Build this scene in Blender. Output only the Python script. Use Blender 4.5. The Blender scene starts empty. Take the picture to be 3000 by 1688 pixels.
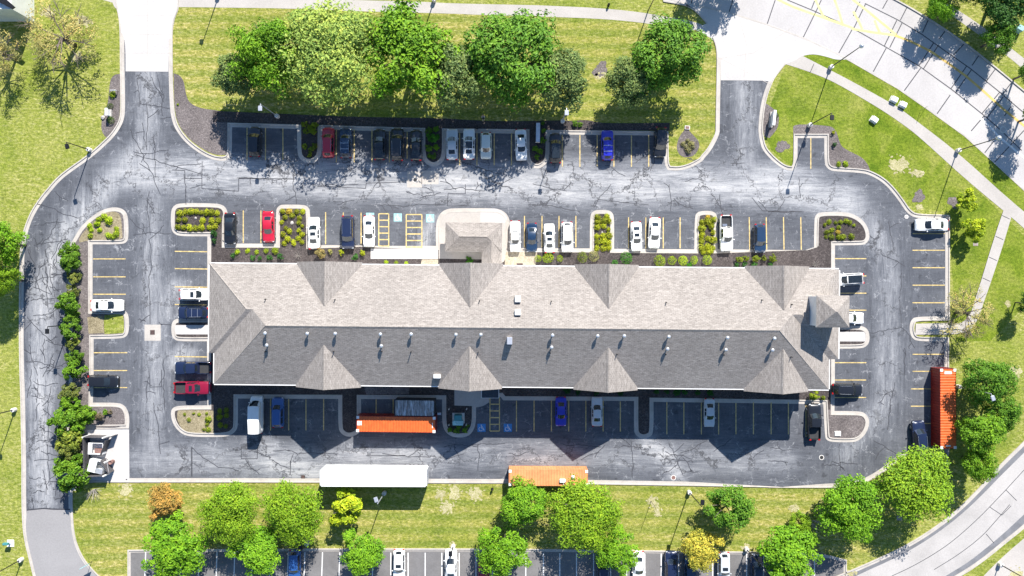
import bpy, bmesh, math, random
from mathutils import Vector, Matrix, geometry
R = math.radians
rnd = random.Random(11)
scene = bpy.context.scene
COL = scene.collection

# ------------------------------------------------------------------ camera, sky, sun, exposure
CH = 115.0                      # drone height, metres
S = 1 / 18.8                    # metres on the ground per photo pixel
cam_d = bpy.data.cameras.new('camera')
cam = bpy.data.objects.new('camera', cam_d); COL.objects.link(cam)
cam.location = (0, 0, CH)
cam_d.angle = 2 * math.atan(1500 * S / CH)
cam_d.clip_end = 1500
scene.camera = cam

SUN_EL, SUN_AZ = 39.0, 19.0     # the sun stands up-right of the picture
world = bpy.data.worlds.new('World'); scene.world = world
world.use_nodes = True
wn = world.node_tree.nodes; wl = world.node_tree.links
sky = wn.new('ShaderNodeTexSky'); sky.sky_type = 'NISHITA'; sky.sun_disc = False
sky.sun_elevation = R(SUN_EL); sky.sun_rotation = R(SUN_AZ)
sky.ozone_density = 7.0; sky.air_density = 1.3; sky.dust_density = .3
wn['Background'].inputs['Strength'].default_value = 0.082
wl.new(sky.outputs[0], wn['Background'].inputs[0])
sun_d = bpy.data.lights.new('sun', 'SUN'); sun_d.energy = 5.0; sun_d.angle = R(0.5)
sun_d.color = (1.0, 0.965, 0.91)
sun = bpy.data.objects.new('sun', sun_d); COL.objects.link(sun)
_e, _a = R(SUN_EL), R(SUN_AZ)
sun.rotation_euler = Vector((-math.sin(_a) * math.cos(_e), -math.cos(_a) * math.cos(_e), -math.sin(_e))).to_track_quat('-Z', 'Y').to_euler()
scene.view_settings.view_transform = 'Standard'
scene.view_settings.look = 'None'
scene.view_settings.exposure = 0.92
scene.view_settings.gamma = 1.0

# ------------------------------------------------------------------ survey helpers
K = 2.5693
TL = {'F': (0, 0, .85833), 'T1': (0, 0, K), 'T2': (600, 0, K), 'T3': (1300, 0, K), 'T4': (2000, 0, 3.854), 'T5': (2500, 0, 3.854),
      'R6': (2250, 250, K), 'M1': (0, 540, K), 'M2': (450, 540, K), 'M3': (1050, 540, K), 'M4': (1650, 540, K), 'M5': (2250, 540, K),
      'B1': (0, 1124, K), 'B2': (450, 1124, K), 'B3': (1050, 1124, K), 'B4': (1650, 1124, K), 'B5': (2250, 1124, K),
      'E1': (240, 1240, 7.245), 'W1': (240, 800, 3.8125), 'C1': (1030, 1140, 6.962), 'Q1': (1380, 310, 6.9), 'Q2': (0, 1540, 8.05),
      'Q3': (2360, 950, 3.4125), 'P': (0, 0, 1.0), 'L1': (800, 1560, 2.912), 'L2': (1300, 1560, 2.912), 'L3': (1800, 1560, 2.912)}
def tp(tile, s):
    """survey points read on one sheet of the photo, as photo pixels"""
    ox, oy, k = TL[tile]
    n = [float(v) for v in s.split()] if isinstance(s, str) else list(s)
    return [(ox + n[i] / k, oy + n[i + 1] / k) for i in range(0, len(n), 2)]
def G(px, py, h=0.0):
    """world point that stands at height h and is surveyed at photo pixel px, py"""
    k = S * (1 - h / CH)
    return Vector(((px - 1500) * k, -(py - 844) * k, h))
def W2(pts): return [Vector(G(*p)[:2]) for p in pts]

# ------------------------------------------------------------------ object helpers
def tag(o, label=None, cat=None, group=None, kind=None):
    if label: o['label'] = label
    if cat: o['category'] = cat
    if group: o['group'] = group
    if kind: o['kind'] = kind
    return o
def link(name, me, mat=None, parent=None, smooth=False):
    if mat is not None and not me.materials: me.materials.append(mat)
    if smooth:
        for p in me.polygons: p.use_smooth = True
    o = bpy.data.objects.new(name, me); COL.objects.link(o)
    if parent is not None: o.parent = parent
    return o
def bm_mesh(bm, name, recalc=True):
    if recalc: bmesh.ops.recalc_face_normals(bm, faces=bm.faces[:])
    me = bpy.data.meshes.new(name); bm.to_mesh(me); bm.free(); return me
def thing(name, label, cat, loc=(0, 0, 0), rotz=0.0, group=None):
    o = bpy.data.objects.new(name, None); COL.objects.link(o)
    o.location = loc; o.rotation_euler = (0, 0, rotz); o.empty_display_size = .3
    return tag(o, label, cat, group)
def add_box(bm, x0, x1, y0, y1, z0, z1, m=None):
    vs = [Vector((x, y, z)) for z in (z0, z1) for y in (y0, y1) for x in (x0, x1)]
    if m is not None: vs = [m @ v for v in vs]
    v = [bm.verts.new(c) for c in vs]
    for f in ((0, 2, 3, 1), (4, 5, 7, 6), (0, 1, 5, 4), (2, 6, 7, 3), (0, 4, 6, 2), (1, 3, 7, 5)):
        bm.faces.new([v[i] for i in f])
    return v
def add_tube(bm, pts, rad, seg=8, cap=True):
    pts = [Vector(p) for p in pts]; rings = []
    if not isinstance(rad, (list, tuple)): rad = [rad] * len(pts)
    for i, p in enumerate(pts):
        d = (pts[min(i + 1, len(pts) - 1)] - pts[max(i - 1, 0)]).normalized()
        a = d.cross(Vector((0, 0, 1)) if abs(d.z) < .9 else Vector((1, 0, 0))).normalized(); b = d.cross(a)
        rings.append([bm.verts.new(p + (a * math.cos(t) + b * math.sin(t)) * rad[i]) for t in [2 * math.pi * k / seg for k in range(seg)]])
    for r0, r1 in zip(rings, rings[1:]):
        for k in range(seg): bm.faces.new((r0[k], r0[(k + 1) % seg], r1[(k + 1) % seg], r1[k]))
    if cap:
        bm.faces.new(rings[0][::-1]); bm.faces.new(rings[-1])
def add_lathe(bm, prof, seg=16, c=(0, 0, 0)):
    rings = []
    for r, z in prof:
        rings.append([bm.verts.new((c[0] + r * math.cos(2 * math.pi * k / seg), c[1] + r * math.sin(2 * math.pi * k / seg), c[2] + z)) for k in range(seg)])
    for r0, r1 in zip(rings, rings[1:]):
        for k in range(seg): bm.faces.new((r0[k], r0[(k + 1) % seg], r1[(k + 1) % seg], r1[k]))
    bm.faces.new(rings[0][::-1]); bm.faces.new(rings[-1])
def box_obj(name, dims, mat, parent=None, bev=0.0):
    bm = bmesh.new(); add_box(bm, *dims)
    if bev: bmesh.ops.bevel(bm, geom=bm.edges[:], offset=bev, segments=2, affect='EDGES')
    return link(name, bm_mesh(bm, name), mat, parent)

# ------------------------------------------------------------------ materials
def new_mat(name):
    m = bpy.data.materials.new(name); m.use_nodes = True
    nt = m.node_tree; return m, nt, nt.nodes['Principled BSDF']
def N(nt, t, **kw):
    n = nt.nodes.new(t)
    for k, v in kw.items():
        if k.startswith('_'): setattr(n, k[1:], v)
        else: n.inputs[k.replace('__', ' ')].default_value = v
    return n
def noise(nt, vec, scale, detail=4, rough=.55, dist=0.0):
    n = N(nt, 'ShaderNodeTexNoise', Scale=scale, Detail=detail, Roughness=rough, Distortion=dist)
    nt.links.new(vec, n.inputs['Vector']); return n.outputs['Fac']
def ramp(nt, fac, stops):
    n = nt.nodes.new('ShaderNodeValToRGB'); cr = n.color_ramp
    while len(cr.elements) < len(stops): cr.elements.new(.5)
    for e, (p, c) in zip(cr.elements, stops):
        e.position = p; e.color = (*c, 1) if isinstance(c, (tuple, list)) else (c, c, c, 1)
    nt.links.new(fac, n.inputs[0]); return n.outputs[0]
def mixc(nt, a, b, fac, mode='MIX'):
    n = nt.nodes.new('ShaderNodeMix'); n.data_type = 'RGBA'; n.blend_type = mode
    for v, s in ((fac, 0), (a, 6), (b, 7)):
        if isinstance(v, (int, float)): n.inputs[s].default_value = v
        elif isinstance(v, (tuple, list)): n.inputs[s].default_value = (*v, 1)
        else: nt.links.new(v, n.inputs[s])
    return n.outputs[2]
def math_n(nt, op, a, b=0.0, clamp=False):
    n = nt.nodes.new('ShaderNodeMath'); n.operation = op; n.use_clamp = clamp
    for v, s in ((a, 0), (b, 1)):
        if isinstance(v, (int, float)): n.inputs[s].default_value = v
        else: nt.links.new(v, n.inputs[s])
    return n.outputs[0]
def objco(nt): return nt.nodes.new('ShaderNodeTexCoord').outputs['Object']
def scaled(nt, vec, s):
    n = N(nt, 'ShaderNodeMapping'); n.inputs['Scale'].default_value = s; nt.links.new(vec, n.inputs['Vector']); return n.outputs[0]
def bump(nt, b, h, strength, dist=.05):
    n = N(nt, 'ShaderNodeBump', Strength=strength, Distance=dist); nt.links.new(h, n.inputs['Height']); nt.links.new(n.outputs[0], b.inputs['Normal'])

def simple(name, rgb, rough=.6, metal=0.0, var=.18, scale=3.0, coat=0.0):
    m, nt, b = new_mat(name)
    f = noise(nt, objco(nt), scale, 5, .6)
    lo = tuple(c * (1 - var) for c in rgb); hi = tuple(min(1, c * (1 + var)) for c in rgb)
    nt.links.new(ramp(nt, f, [(.3, lo), (.7, hi)]), b.inputs['Base Color'])
    b.inputs['Roughness'].default_value = rough; b.inputs['Metallic'].default_value = metal
    if coat: b.inputs['Coat Weight'].default_value = coat
    return m

def mat_grass(name='lawn_grass', stripe=.0, tan=(.40, .66, .12, .8), gain=(1, 1, 1)):
    m, nt, b = new_mat(name); v = objco(nt)
    big = noise(nt, v, .05, 5, .65, .6); mid = noise(nt, v, .22, 5, .6, .6); fine = noise(nt, v, 2.4, 4, .75); tiny = noise(nt, v, 6.0, 3, .8)
    fib = noise(nt, scaled(nt, v, (.9, 2.6, 1)), 1.3, 4, .7, .5)
    g = ramp(nt, mid, [(.3, (.105, .165, .012)), (.5, (.20, .245, .026)), (.70, (.31, .305, .075))])
    d = ramp(nt, fib, [(.3, (.155, .19, .022)), (.5, (.31, .30, .068)), (.68, (.52, .45, .20))])
    c = mixc(nt, g, d, ramp(nt, big, [(tan[0], tan[2]), (tan[1], tan[3])]))
    w = N(nt, 'ShaderNodeTexWave', _bands_direction='Y', Scale=.15, Distortion=2.0, Detail=4.0); w.inputs['Detail Scale'].default_value = .5; w.inputs['Detail Roughness'].default_value = .7
    nt.links.new(scaled(nt, v, (.18, 1, 1)), w.inputs['Vector'])
    c = mixc(nt, c, ramp(nt, w.outputs['Fac'], [(.15, (.70, .80, .62)), (.85, (1.16, 1.06, 1.15))]), stripe, 'MULTIPLY')
    c = mixc(nt, c, gain, 1.0, 'MULTIPLY')
    c = mixc(nt, c, ramp(nt, fine, [(.3, (.52, .58, .5)), (.5, 1.0), (.68, (1.5, 1.4, 1.5))]), .9, 'MULTIPLY')
    c = mixc(nt, c, ramp(nt, tiny, [(.35, .6), (.65, 1.4)]), .8, 'MULTIPLY')
    nt.links.new(c, b.inputs['Base Color']); b.inputs['Roughness'].default_value = .9
    b.inputs['Specular IOR Level'].default_value = .1
    bump(nt, b, fine, .6, .12)
    return m
def mat_asphalt():
    m, nt, b = new_mat('weathered_asphalt'); v = objco(nt)
    at = N(nt, 'ShaderNodeAttribute', _attribute_name='wear').outputs['Fac']
    ang = N(nt, 'ShaderNodeAttribute', _attribute_name='along').outputs['Fac']     # 1 where traffic runs east-west
    sx = noise(nt, scaled(nt, v, (.10, .8, 1)), 1.0, 6, .7, .8); sy = noise(nt, scaled(nt, v, (.8, .10, 1)), 1.0, 6, .7, .8)
    st = mixc(nt, sy, sx, ang)
    blot = noise(nt, v, .16, 5, .62, .5); fine = noise(nt, v, 5.0, 4, .75)
    hx = noise(nt, scaled(nt, v, (.28, 2.6, 1)), 1.0, 5, .75, 1.4); hy = noise(nt, scaled(nt, v, (2.6, .28, 1)), 1.0, 5, .75, 1.4)
    hs = mixc(nt, hy, hx, ang)
    amp = math_n(nt, 'ADD', math_n(nt, 'MULTIPLY', at, .85), .40)
    sn_ = math_n(nt, 'ADD', math_n(nt, 'MULTIPLY', math_n(nt, 'SUBTRACT', st, .5), 1.0), math_n(nt, 'MULTIPLY', math_n(nt, 'SUBTRACT', hs, .5), 1.05))
    f = math_n(nt, 'ADD', math_n(nt, 'MULTIPLY', at, .66), math_n(nt, 'MULTIPLY', sn_, amp))
    f = math_n(nt, 'ADD', f, math_n(nt, 'MULTIPLY', math_n(nt, 'SUBTRACT', blot, .5), math_n(nt, 'ADD', .35, math_n(nt, 'MULTIPLY', at, .22))))
    c = ramp(nt, f, [(.0, (.076, .080, .092)), (.2, (.126, .131, .146)), (.42, (.212, .216, .230)), (.66, (.335, .334, .340)), (.95, (.47, .458, .45))])
    # pale scuffs: broken wormy lines where the seal coat has flaked away
    vo = N(nt, 'ShaderNodeTexVoronoi', _feature='DISTANCE_TO_EDGE', Scale=.55)
    wob = N(nt, 'ShaderNodeTexNoise', Scale=.9, Detail=5.0, Roughness=.7)
    nt.links.new(v, wob.inputs['Vector'])
    va = N(nt, 'ShaderNodeVectorMath', _operation='MULTIPLY_ADD'); va.inputs[1].default_value = (2.6, 2.6, 0)
    nt.links.new(wob.outputs['Color'], va.inputs[0]); nt.links.new(v, va.inputs[2]); nt.links.new(va.outputs[0], vo.inputs['Vector'])
    line = ramp(nt, vo.outputs['Distance'], [(.008, 1.0), (.03, 0.0)])
    brk = ramp(nt, noise(nt, v, .55, 4, .6), [(.50, 0.0), (.62, 1.0)])
    c = mixc(nt, c, (.46, .46, .47), math_n(nt, 'MULTIPLY', math_n(nt, 'MULTIPLY', line, brk), .5))
    spk = ramp(nt, noise(nt, v, 1.7, 6, .8), [(.60, 0.0), (.70, .75)])
    c = mixc(nt, c, (.46, .46, .47), math_n(nt, 'MULTIPLY', spk, ramp(nt, noise(nt, v, .3, 3), [(.44, 0.0), (.62, 1.0)])))
    oil = ramp(nt, noise(nt, v, .75, 3, .5, .4), [(.62, 1.0), (.70, .66)])
    c = mixc(nt, c, oil, 1.0, 'MULTIPLY')
    # fine dark map cracking
    v2 = N(nt, 'ShaderNodeTexVoronoi', _feature='DISTANCE_TO_EDGE', Scale=.16)
    vb = N(nt, 'ShaderNodeVectorMath', _operation='MULTIPLY_ADD'); vb.inputs[1].default_value = (5, 5, 0)
    nt.links.new(wob.outputs['Color'], vb.inputs[0]); nt.links.new(v, vb.inputs[2]); nt.links.new(vb.outputs[0], v2.inputs['Vector'])
    crk = math_n(nt, 'MULTIPLY', ramp(nt, v2.outputs['Distance'], [(.005, 1.0), (.02, 0.0)]), ramp(nt, at, [(.2, 0.0), (.5, .9)]))
    c = mixc(nt, c, (.055, .055, .06), crk)
    c = mixc(nt, c, ramp(nt, fine, [(.3, .75), (.7, 1.25)]), .7, 'MULTIPLY')
    nt.links.new(c, b.inputs['Base Color']); b.inputs['Roughness'].default_value = .85
    b.inputs['Specular IOR Level'].default_value = .25
    return m
def mat_concrete(name, rgb, stain=.25, scale=.25):
    m, nt, b = new_mat(name); v = objco(nt)
    a = noise(nt, v, scale, 6, .65, .6); f = noise(nt, v, 4, 4, .7)
    c = ramp(nt, a, [(.3, tuple(x * (1 - stain) for x in rgb)), (.6, rgb), (.8, tuple(min(.9, x * 1.08) for x in rgb))])
    c = mixc(nt, c, ramp(nt, f, [(.3, .82), (.7, 1.12)]), .6, 'MULTIPLY')
    nt.links.new(c, b.inputs['Base Color']); b.inputs['Roughness'].default_value = .8; b.inputs['Specular IOR Level'].default_value = .25
    return m
def mat_mulch(name, lo, mid, hi):
    m, nt, b = new_mat(name); v = objco(nt)
    a = noise(nt, v, 4.5, 5, .8, .8); g = noise(nt, v, .3, 4, .6)
    c = ramp(nt, a, [(.32, lo), (.52, mid), (.70, hi)])
    c = mixc(nt, c, ramp(nt, g, [(.3, .7), (.7, 1.3)]), .7, 'MULTIPLY')
    nt.links.new(c, b.inputs['Base Color']); b.inputs['Roughness'].default_value = .95; b.inputs['Specular IOR Level'].default_value = .1
    bump(nt, b, a, .7, .1)
    return m
def mat_shingle():
    m, nt, b = new_mat('asphalt_shingle')
    uv = nt.nodes.new('ShaderNodeUVMap'); uv.uv_map = 'slope'; u = uv.outputs[0]
    br = N(nt, 'ShaderNodeTexBrick', Scale=1.0, Mortar__Size=.02); br.inputs['Brick Width'].default_value = .62; br.inputs['Row Height'].default_value = .20
    br.inputs['Color1'].default_value = (.268, .237, .212, 1); br.inputs['Color2'].default_value = (.342, .306, .276, 1); br.inputs['Mortar'].default_value = (.20, .178, .162, 1)
    br.inputs['Bias'].default_value = .1
    nt.links.new(u, br.inputs['Vector'])
    n1 = noise(nt, scaled(nt, u, (1.1, 2.6, 1)), 1.6, 5, .7, 1.2); n2 = noise(nt, u, .12, 4, .6)
    c = mixc(nt, br.outputs['Color'], ramp(nt, n1, [(.33, .66), (.5, 1.0), (.66, 1.25)]), .85, 'MULTIPLY')
    c = mixc(nt, c, ramp(nt, n2, [(.3, .88), (.7, 1.1)]), .8, 'MULTIPLY')
    nt.links.new(c, b.inputs['Base Color']); b.inputs['Roughness'].default_value = .9; b.inputs['Specular IOR Level'].default_value = .15
    bump(nt, b, n1, .4, .04)
    return m
def mat_paint():
    m, nt, b = new_mat('car_paint')
    oi = nt.nodes.new('ShaderNodeObjectInfo')
    f = noise(nt, objco(nt), 2.0, 4, .6)
    nt.links.new(mixc(nt, oi.outputs['Color'], ramp(nt, f, [(.3, .86), (.7, 1.06)]), .5, 'MULTIPLY'), b.inputs['Base Color'])
    b.inputs['Roughness'].default_value = .32; b.inputs['Coat Weight'].default_value = .8; b.inputs['Coat Roughness'].default_value = .06
    return m
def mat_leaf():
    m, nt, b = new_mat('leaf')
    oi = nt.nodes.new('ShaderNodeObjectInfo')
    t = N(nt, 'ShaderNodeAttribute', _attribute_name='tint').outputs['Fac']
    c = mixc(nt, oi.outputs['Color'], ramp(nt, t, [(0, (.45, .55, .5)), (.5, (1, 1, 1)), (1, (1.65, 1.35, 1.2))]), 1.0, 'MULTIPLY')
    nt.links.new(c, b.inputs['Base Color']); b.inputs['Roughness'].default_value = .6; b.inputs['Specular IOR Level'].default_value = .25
    tr = nt.nodes.new('ShaderNodeBsdfTranslucent'); nt.links.new(c, tr.inputs['Color'])
    mx = nt.nodes.new('ShaderNodeMixShader'); mx.inputs[0].default_value = .16
    out = nt.nodes['Material Output']
    nt.links.new(b.outputs[0], mx.inputs[1]); nt.links.new(tr.outputs[0], mx.inputs[2]); nt.links.new(mx.outputs[0], out.inputs['Surface'])
    return m
MT = {}
MT['grass'] = mat_grass(tan=(.36, .62, .22, .92), gain=(.87, .92, .92)); MT['mown'] = mat_grass('mown_grass', .7, (.30, .58, .3, .98), (.88, .91, .92)); MT['lush'] = mat_grass('lush_grass', .12, (.46, .72, .0, .55), (.77, .84, .70)); MT['asphalt'] = mat_asphalt()
MT['kerb'] = mat_concrete('kerb_concrete', (.50, .455, .405), .2, .5)
MT['apron'] = mat_concrete('apron_concrete', (.54, .51, .485), .14, .14)
MT['walk'] = mat_concrete('path_concrete', (.47, .43, .39), .14, .2)
MT['road'] = mat_concrete('road_concrete', (.49, .46, .44), .16, .12)
MT['greyroad'] = mat_concrete('worn_road', (.47, .44, .415), .2, .15)
MT['newasph'] = mat_concrete('fresh_asphalt', (.30, .285, .28), .10, .15)
MT['roadedge'] = mat_concrete('road_edge_asphalt', (.20, .20, .21), .3, .4)
MT['lot2'] = mat_concrete('second_lot_asphalt', (.20, .19, .185), .3, .25)
MT['mulch'] = mat_mulch('bark_mulch', (.03, .025, .025), (.075, .063, .060), (.18, .152, .143))
MT['mulch2'] = mat_mulch('faded_mulch', (.075, .063, .062), (.165, .142, .136), (.33, .285, .265))
MT['straw'] = mat_mulch('straw_litter', (.12, .095, .055), (.30, .25, .155), (.48, .41, .28))
MT['soil'] = mat_mulch('bare_soil', (.25, .20, .14), (.45, .385, .29), (.60, .53, .42))
MT['thin'] = mat_mulch('thin_grass_soil', (.20, .22, .04), (.42, .375, .20), (.62, .55, .42))
MT['yellow'] = simple('yellow_line_paint', (.58, .43, .17), .7, var=.42, scale=2.2)
MT['white'] = simple('white_line_paint', (.72, .70, .67), .7, var=.15, scale=1.5)
MT['lemon'] = simple('road_yellow_paint', (.80, .76, .22), .7, var=.2, scale=.6)
MT['amber'] = simple('road_amber_paint', (.66, .43, .12), .7, var=.25, scale=.8)
MT['seal'] = simple('crack_sealant', (.045, .045, .052), .6, var=.3)
MT['shingle'] = mat_shingle()
MT['trim'] = simple('white_trim', (.75, .73, .70), .5, var=.06)
MT['siding'] = simple('pale_siding', (.74, .73, .71), .6, var=.08, scale=1)
MT['brick'] = simple('brick_wall', (.32, .2, .15), .85, var=.3, scale=6)
MT['vent'] = simple('galvanised_vent', (.62, .63, .66), .35, .55, var=.12)
MT['paint'] = mat_paint(); MT['leaf'] = mat_leaf()
MT['glass'] = simple('car_glass', (.018, .024, .030), .06, var=.2, coat=.6)
MT['tyre'] = simple('tyre_rubber', (.02, .02, .021), .8)
MT['chrome'] = simple('bright_metal', (.6, .61, .63), .25, .8, var=.1)
MT['lens'] = simple('headlamp_lens', (.7, .72, .74), .15, var=.1)
MT['tail'] = simple('tail_lamp_red', (.42, .012, .012), .25)
MT['black'] = simple('black_metal', (.016, .016, .018), .45, .3)
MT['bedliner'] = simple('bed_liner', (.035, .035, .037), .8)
MT['bark'] = simple('tree_bark', (.13, .105, .085), .95, var=.4, scale=8)
MT['deadwood'] = simple('grey_dead_wood', (.33, .30, .27), .95, var=.25, scale=8)
MT['pale'] = simple('pale_concrete_base', (.62, .59, .55), .8, var=.12)
MT['grate'] = simple('cast_iron_grate', (.035, .033, .033), .7, .3, var=.3)
MT['rust'] = simple('rusty_iron', (.23, .13, .11), .8, .1, var=.3)
MT['util'] = simple('white_plastic', (.78, .78, .76), .5, var=.05)
MT['teal'] = simple('teal_steel', (.06, .24, .25), .45, var=.15)
MT['blue'] = simple('blue_sign_paint', (.05, .22, .50), .6, var=.15)
MT['cyan'] = simple('faded_cyan_paint', (.30, .52, .52), .6, var=.3)
MT['stone'] = simple('field_stone', (.42, .39, .36), .85, var=.3, scale=5)

# ------------------------------------------------------------------ outline helpers
def smooth(pts, closed=False, it=2, lim=52):
    """round the gentle bends of a surveyed outline, keep its square corners"""
    for _ in range(it):
        n = len(pts); out = []
        for i in range(n):
            p = Vector(pts[i])
            if not closed and i in (0, n - 1): out.append(tuple(p)); continue
            a = Vector(pts[i - 1]); c = Vector(pts[(i + 1) % n])
            d0, d1 = p - a, c - p
            if d0.length < 1e-6 or d1.length < 1e-6: continue
            ang = d0.angle(d1)
            if ang > R(lim) or ang < R(1.5): out.append(tuple(p))
            else: out += [tuple(p - d0 * .25), tuple(p + d1 * .25)]
        pts = out
    return pts
def offset(pts, d, closed):
    n = len(pts); out = []
    for i, p in enumerate(pts):
        a = pts[i - 1] if (closed or i) else None; c = pts[(i + 1) % n] if (closed or i < n - 1) else None
        d0 = (p - a).normalized() if a is not None and (p - a).length > 1e-9 else None
        d1 = (c - p).normalized() if c is not None and (c - p).length > 1e-9 else None
        d0 = d0 or d1; d1 = d1 or d0
        n0, n1 = Vector((-d0.y, d0.x)), Vector((-d1.y, d1.x))
        m = n0 + n1
        m = n0 if m.length < 1e-4 else m.normalized()
        out.append(p + m * d / max(.45, m.dot(n0)))
    return out
def ccw(pts):
    a = sum(pts[i - 1].x * pts[i].y - pts[i].x * pts[i - 1].y for i in range(len(pts)))
    return pts if a > 0 else pts[::-1]
def dedup(pts):
    out = []
    for p in pts:
        if not out or (Vector(p) - Vector(out[-1])).length > 1e-4: out.append(p)
    return out
def poly_bm(loops, z, bm=None):
    bm = bm or bmesh.new()
    l3 = [[Vector((p.x, p.y, z)) for p in lp] for lp in loops]
    vs = [bm.verts.new(v) for lp in l3 for v in lp]
    for t in geometry.tessellate_polygon(l3):
        try: bm.faces.new([vs[i] for i in t])
        except ValueError: pass
    return bm
def up(bm):
    bm.normal_update()
    for f in bm.faces:
        if f.normal.z < 0: f.normal_flip()
    return bm
def refine(bm, maxlen):
    for _ in range(9):
        es = [e for e in bm.edges if e.calc_length() > maxlen]
        if not es: break
        bmesh.ops.subdivide_edges(bm, edges=es, cuts=1, use_grid_fill=False)
        bmesh.ops.triangulate(bm, faces=[f for f in bm.faces if len(f.verts) > 3])
    return bm
def sheet(name, px, z, mat, sm=True, closed=True, kind='structure', world=False):
    pts = px if world else W2(smooth(px, True) if sm else px)
    return tag(link(name, bm_mesh(up(poly_bm([dedup(pts)], z)), name, False), mat), kind=kind)
KERB_OUT = [(0, 0), (0, .13), (.17, .13), (.19, .014), (.66, .014)]
KERB_IN = [(0, .014), (.45, .014), (.47, .13), (.63, .13), (.65, .10)]
def strip_mesh(pts, prof, closed, name):
    bm = bmesh.new(); loops = []
    for d, z in prof:
        loops.append([bm.verts.new((p.x, p.y, z)) for p in offset(pts, d, closed)])
    n = len(pts)
    for a, b in zip(loops, loops[1:]):
        for i in range(n if closed else n - 1):
            j = (i + 1) % n
            bm.faces.new((a[i], a[j], b[j], b[i]))
    return bm_mesh(up(bm), name, False)
def kerb(px, prof, closed=False, name='kerb', mat=None):
    pts = dedup(W2(smooth(px, closed)))
    if closed: pts = ccw(pts)
    return tag(link(name, strip_mesh(pts, prof, closed, name), mat or MT['kerb']), kind='structure')
def island(px, fill, name='planting_island', z=.10):
    pts = ccw(dedup(W2(smooth(px, True))))
    tag(link('kerb', strip_mesh(pts, KERB_IN, True, 'kerb'), MT['kerb']), kind='structure')
    return sheet(name, offset(pts, .64, True), z, MT[fill], world=True)
def ribbon(bm, pts, w, z, px=True):
    p = dedup(W2(pts)) if px else dedup(pts)
    if len(p) < 2: return
    a, b = offset(p, w / 2, False), offset(p, -w / 2, False)
    va = [bm.verts.new((q.x, q.y, z)) for q in a]; vb = [bm.verts.new((q.x, q.y, z)) for q in b]
    for i in range(len(p) - 1): bm.faces.new((va[i], va[i + 1], vb[i + 1], vb[i]))
def ribbons(name, lines, w, z, mat, sm=False):
    bm = bmesh.new()
    for i, l in enumerate(lines): ribbon(bm, smooth(l) if sm else l, w, z + (i % 6) * .0007)
    return tag(link(name, bm_mesh(up(bm), name, False), mat), kind='structure')

# ------------------------------------------------------------------ the ground
bm = bmesh.new(); add_box(bm, -260, 260, -200, 200, -2, -.0)
tag(link('lawn', bm_mesh(bm, 'lawn'), MT['grass']), kind='structure')

SW = tp('T1', '862 -60 878 60 897 140 904 250 906 540 911 800 905 885 880 945 830 1015 760 1082 700 1136 620 1197 520 1266 430 1336 335 1449') + \
     tp('M1', '300 105 240 195 200 285 175 365 160 430 152 520 149 700 146 900 146 1200 150 1440') + \
     tp('B1', '156 50 160 300 165 600 165 900 172 1080 190 1200 215 1300 252 1449 290 1600')
SS = tp('B1', '900 1600 750 1449 698 1396 640 1328 590 1230 562 1130 551 1000 548 880 548 800')
SS2 = tp('B1', '660 742 975 743') + tp('B2', '600 743 1255 745') + tp('B3', '700 749 1140 750') + tp('B4', '200 757 900 768 1600 780') + \
      tp('B5', '0 782 450 784 560 782 690 764 800 710 890 650 960 592 1010 562 1075 552 1345 552')
SE = tp('B5', '1360 540 1360 200') + tp('M5', '1360 1440 1360 1152 1130 1150 1106 1132 1096 1090 1101 1046 1120 1028 1366 1025 1366 236') + \
     tp('R6', '1330 973 1120 970 1070 940 1030 880 980 810 920 740 860 690 790 652 720 628 500 616 472 606 456 580 455 366 191 366 190 585 176 610 150 608 110 590 60 550 20 510') + \
     tp('P', '2243 430 2236 400 2234 376') + tp('T4', '915 1290 935 1170 960 1070 1000 960 1040 880 1100 800 1160 725')
SN = tp('T4', '340 440 372 520 384 640 380 900 374 1200 370 1449') + tp('F', '1799 335 1780 372 1762 392') + tp('T3', '1927 1190 1850 1232 1770 1254 1706 1250 1692 1225 1690 990') + \
     tp('T3', '767 980 767 1180 740 1222 702 1240 665 1222 645 1180 645 976') + tp('T2', '1786 968 1786 1160 1765 1205 1725 1226 1688 1212 1660 1170 1660 965') + \
     tp('T2', '851 943 851 1150 825 1186 787 1200 747 1186 727 1150 727 940 173 925 173 1150') + \
     tp('T1', '1700 1176 1668 1181 1610 1172 1540 1140 1460 1086 1400 1030 1350 960 1326 900 1313 830 1306 700 1302 560 1300 300 1302 200 1317 130 1345 65 1349 -60')
lot = SW + SS + SS2 + SE + SN
# worn lanes: centre line, half width (px), strength, 1 = traffic runs east-west
LANES = [(tp('P', '380 500 900 520 1500 540 2300 540 2480 600'), 70, .98, 1), (tp('P', '430 200 430 470'), 38, .75, 0), (tp('P', '420 430 300 560 180 700 120 860 118 1250 128 1480'), 44, .9, 0),
         (tp('P', '440 560 448 800 455 1100 440 1340'), 46, .62, 0), (tp('P', '420 1345 800 1350 1300 1340'), 54, .66, 1), (tp('P', '1300 1330 1800 1340 2300 1350'), 52, .52, 1),
         (tp('P', '2180 260 2185 500'), 40, .7, 0), (tp('P', '2520 620 2600 760 2605 1000 2590 1180 2480 1330'), 44, .6, 0),
         (tp('P', '520 850 500 900'), 45, .75, 0), (tp('P', '545 1040 510 1060'), 38, .8, 0), (tp('P', '790 1365 930 1375'), 36, .95, 1), (tp('P', '1890 1298 1960 1345 1980 1390'), 30, 1.05, 1), (tp('P', '730 1290 800 1300'), 22, .7, 1),
         (tp('P', '1210 525 1260 560'), 45, .9, 1), (tp('P', '1240 710 1270 640'), 26, .7, 0), (tp('P', '1660 660 1660 720'), 16, .5, 0), (tp('P', '1330 1460 1335 1450'), 10, .6, 0)]
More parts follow.
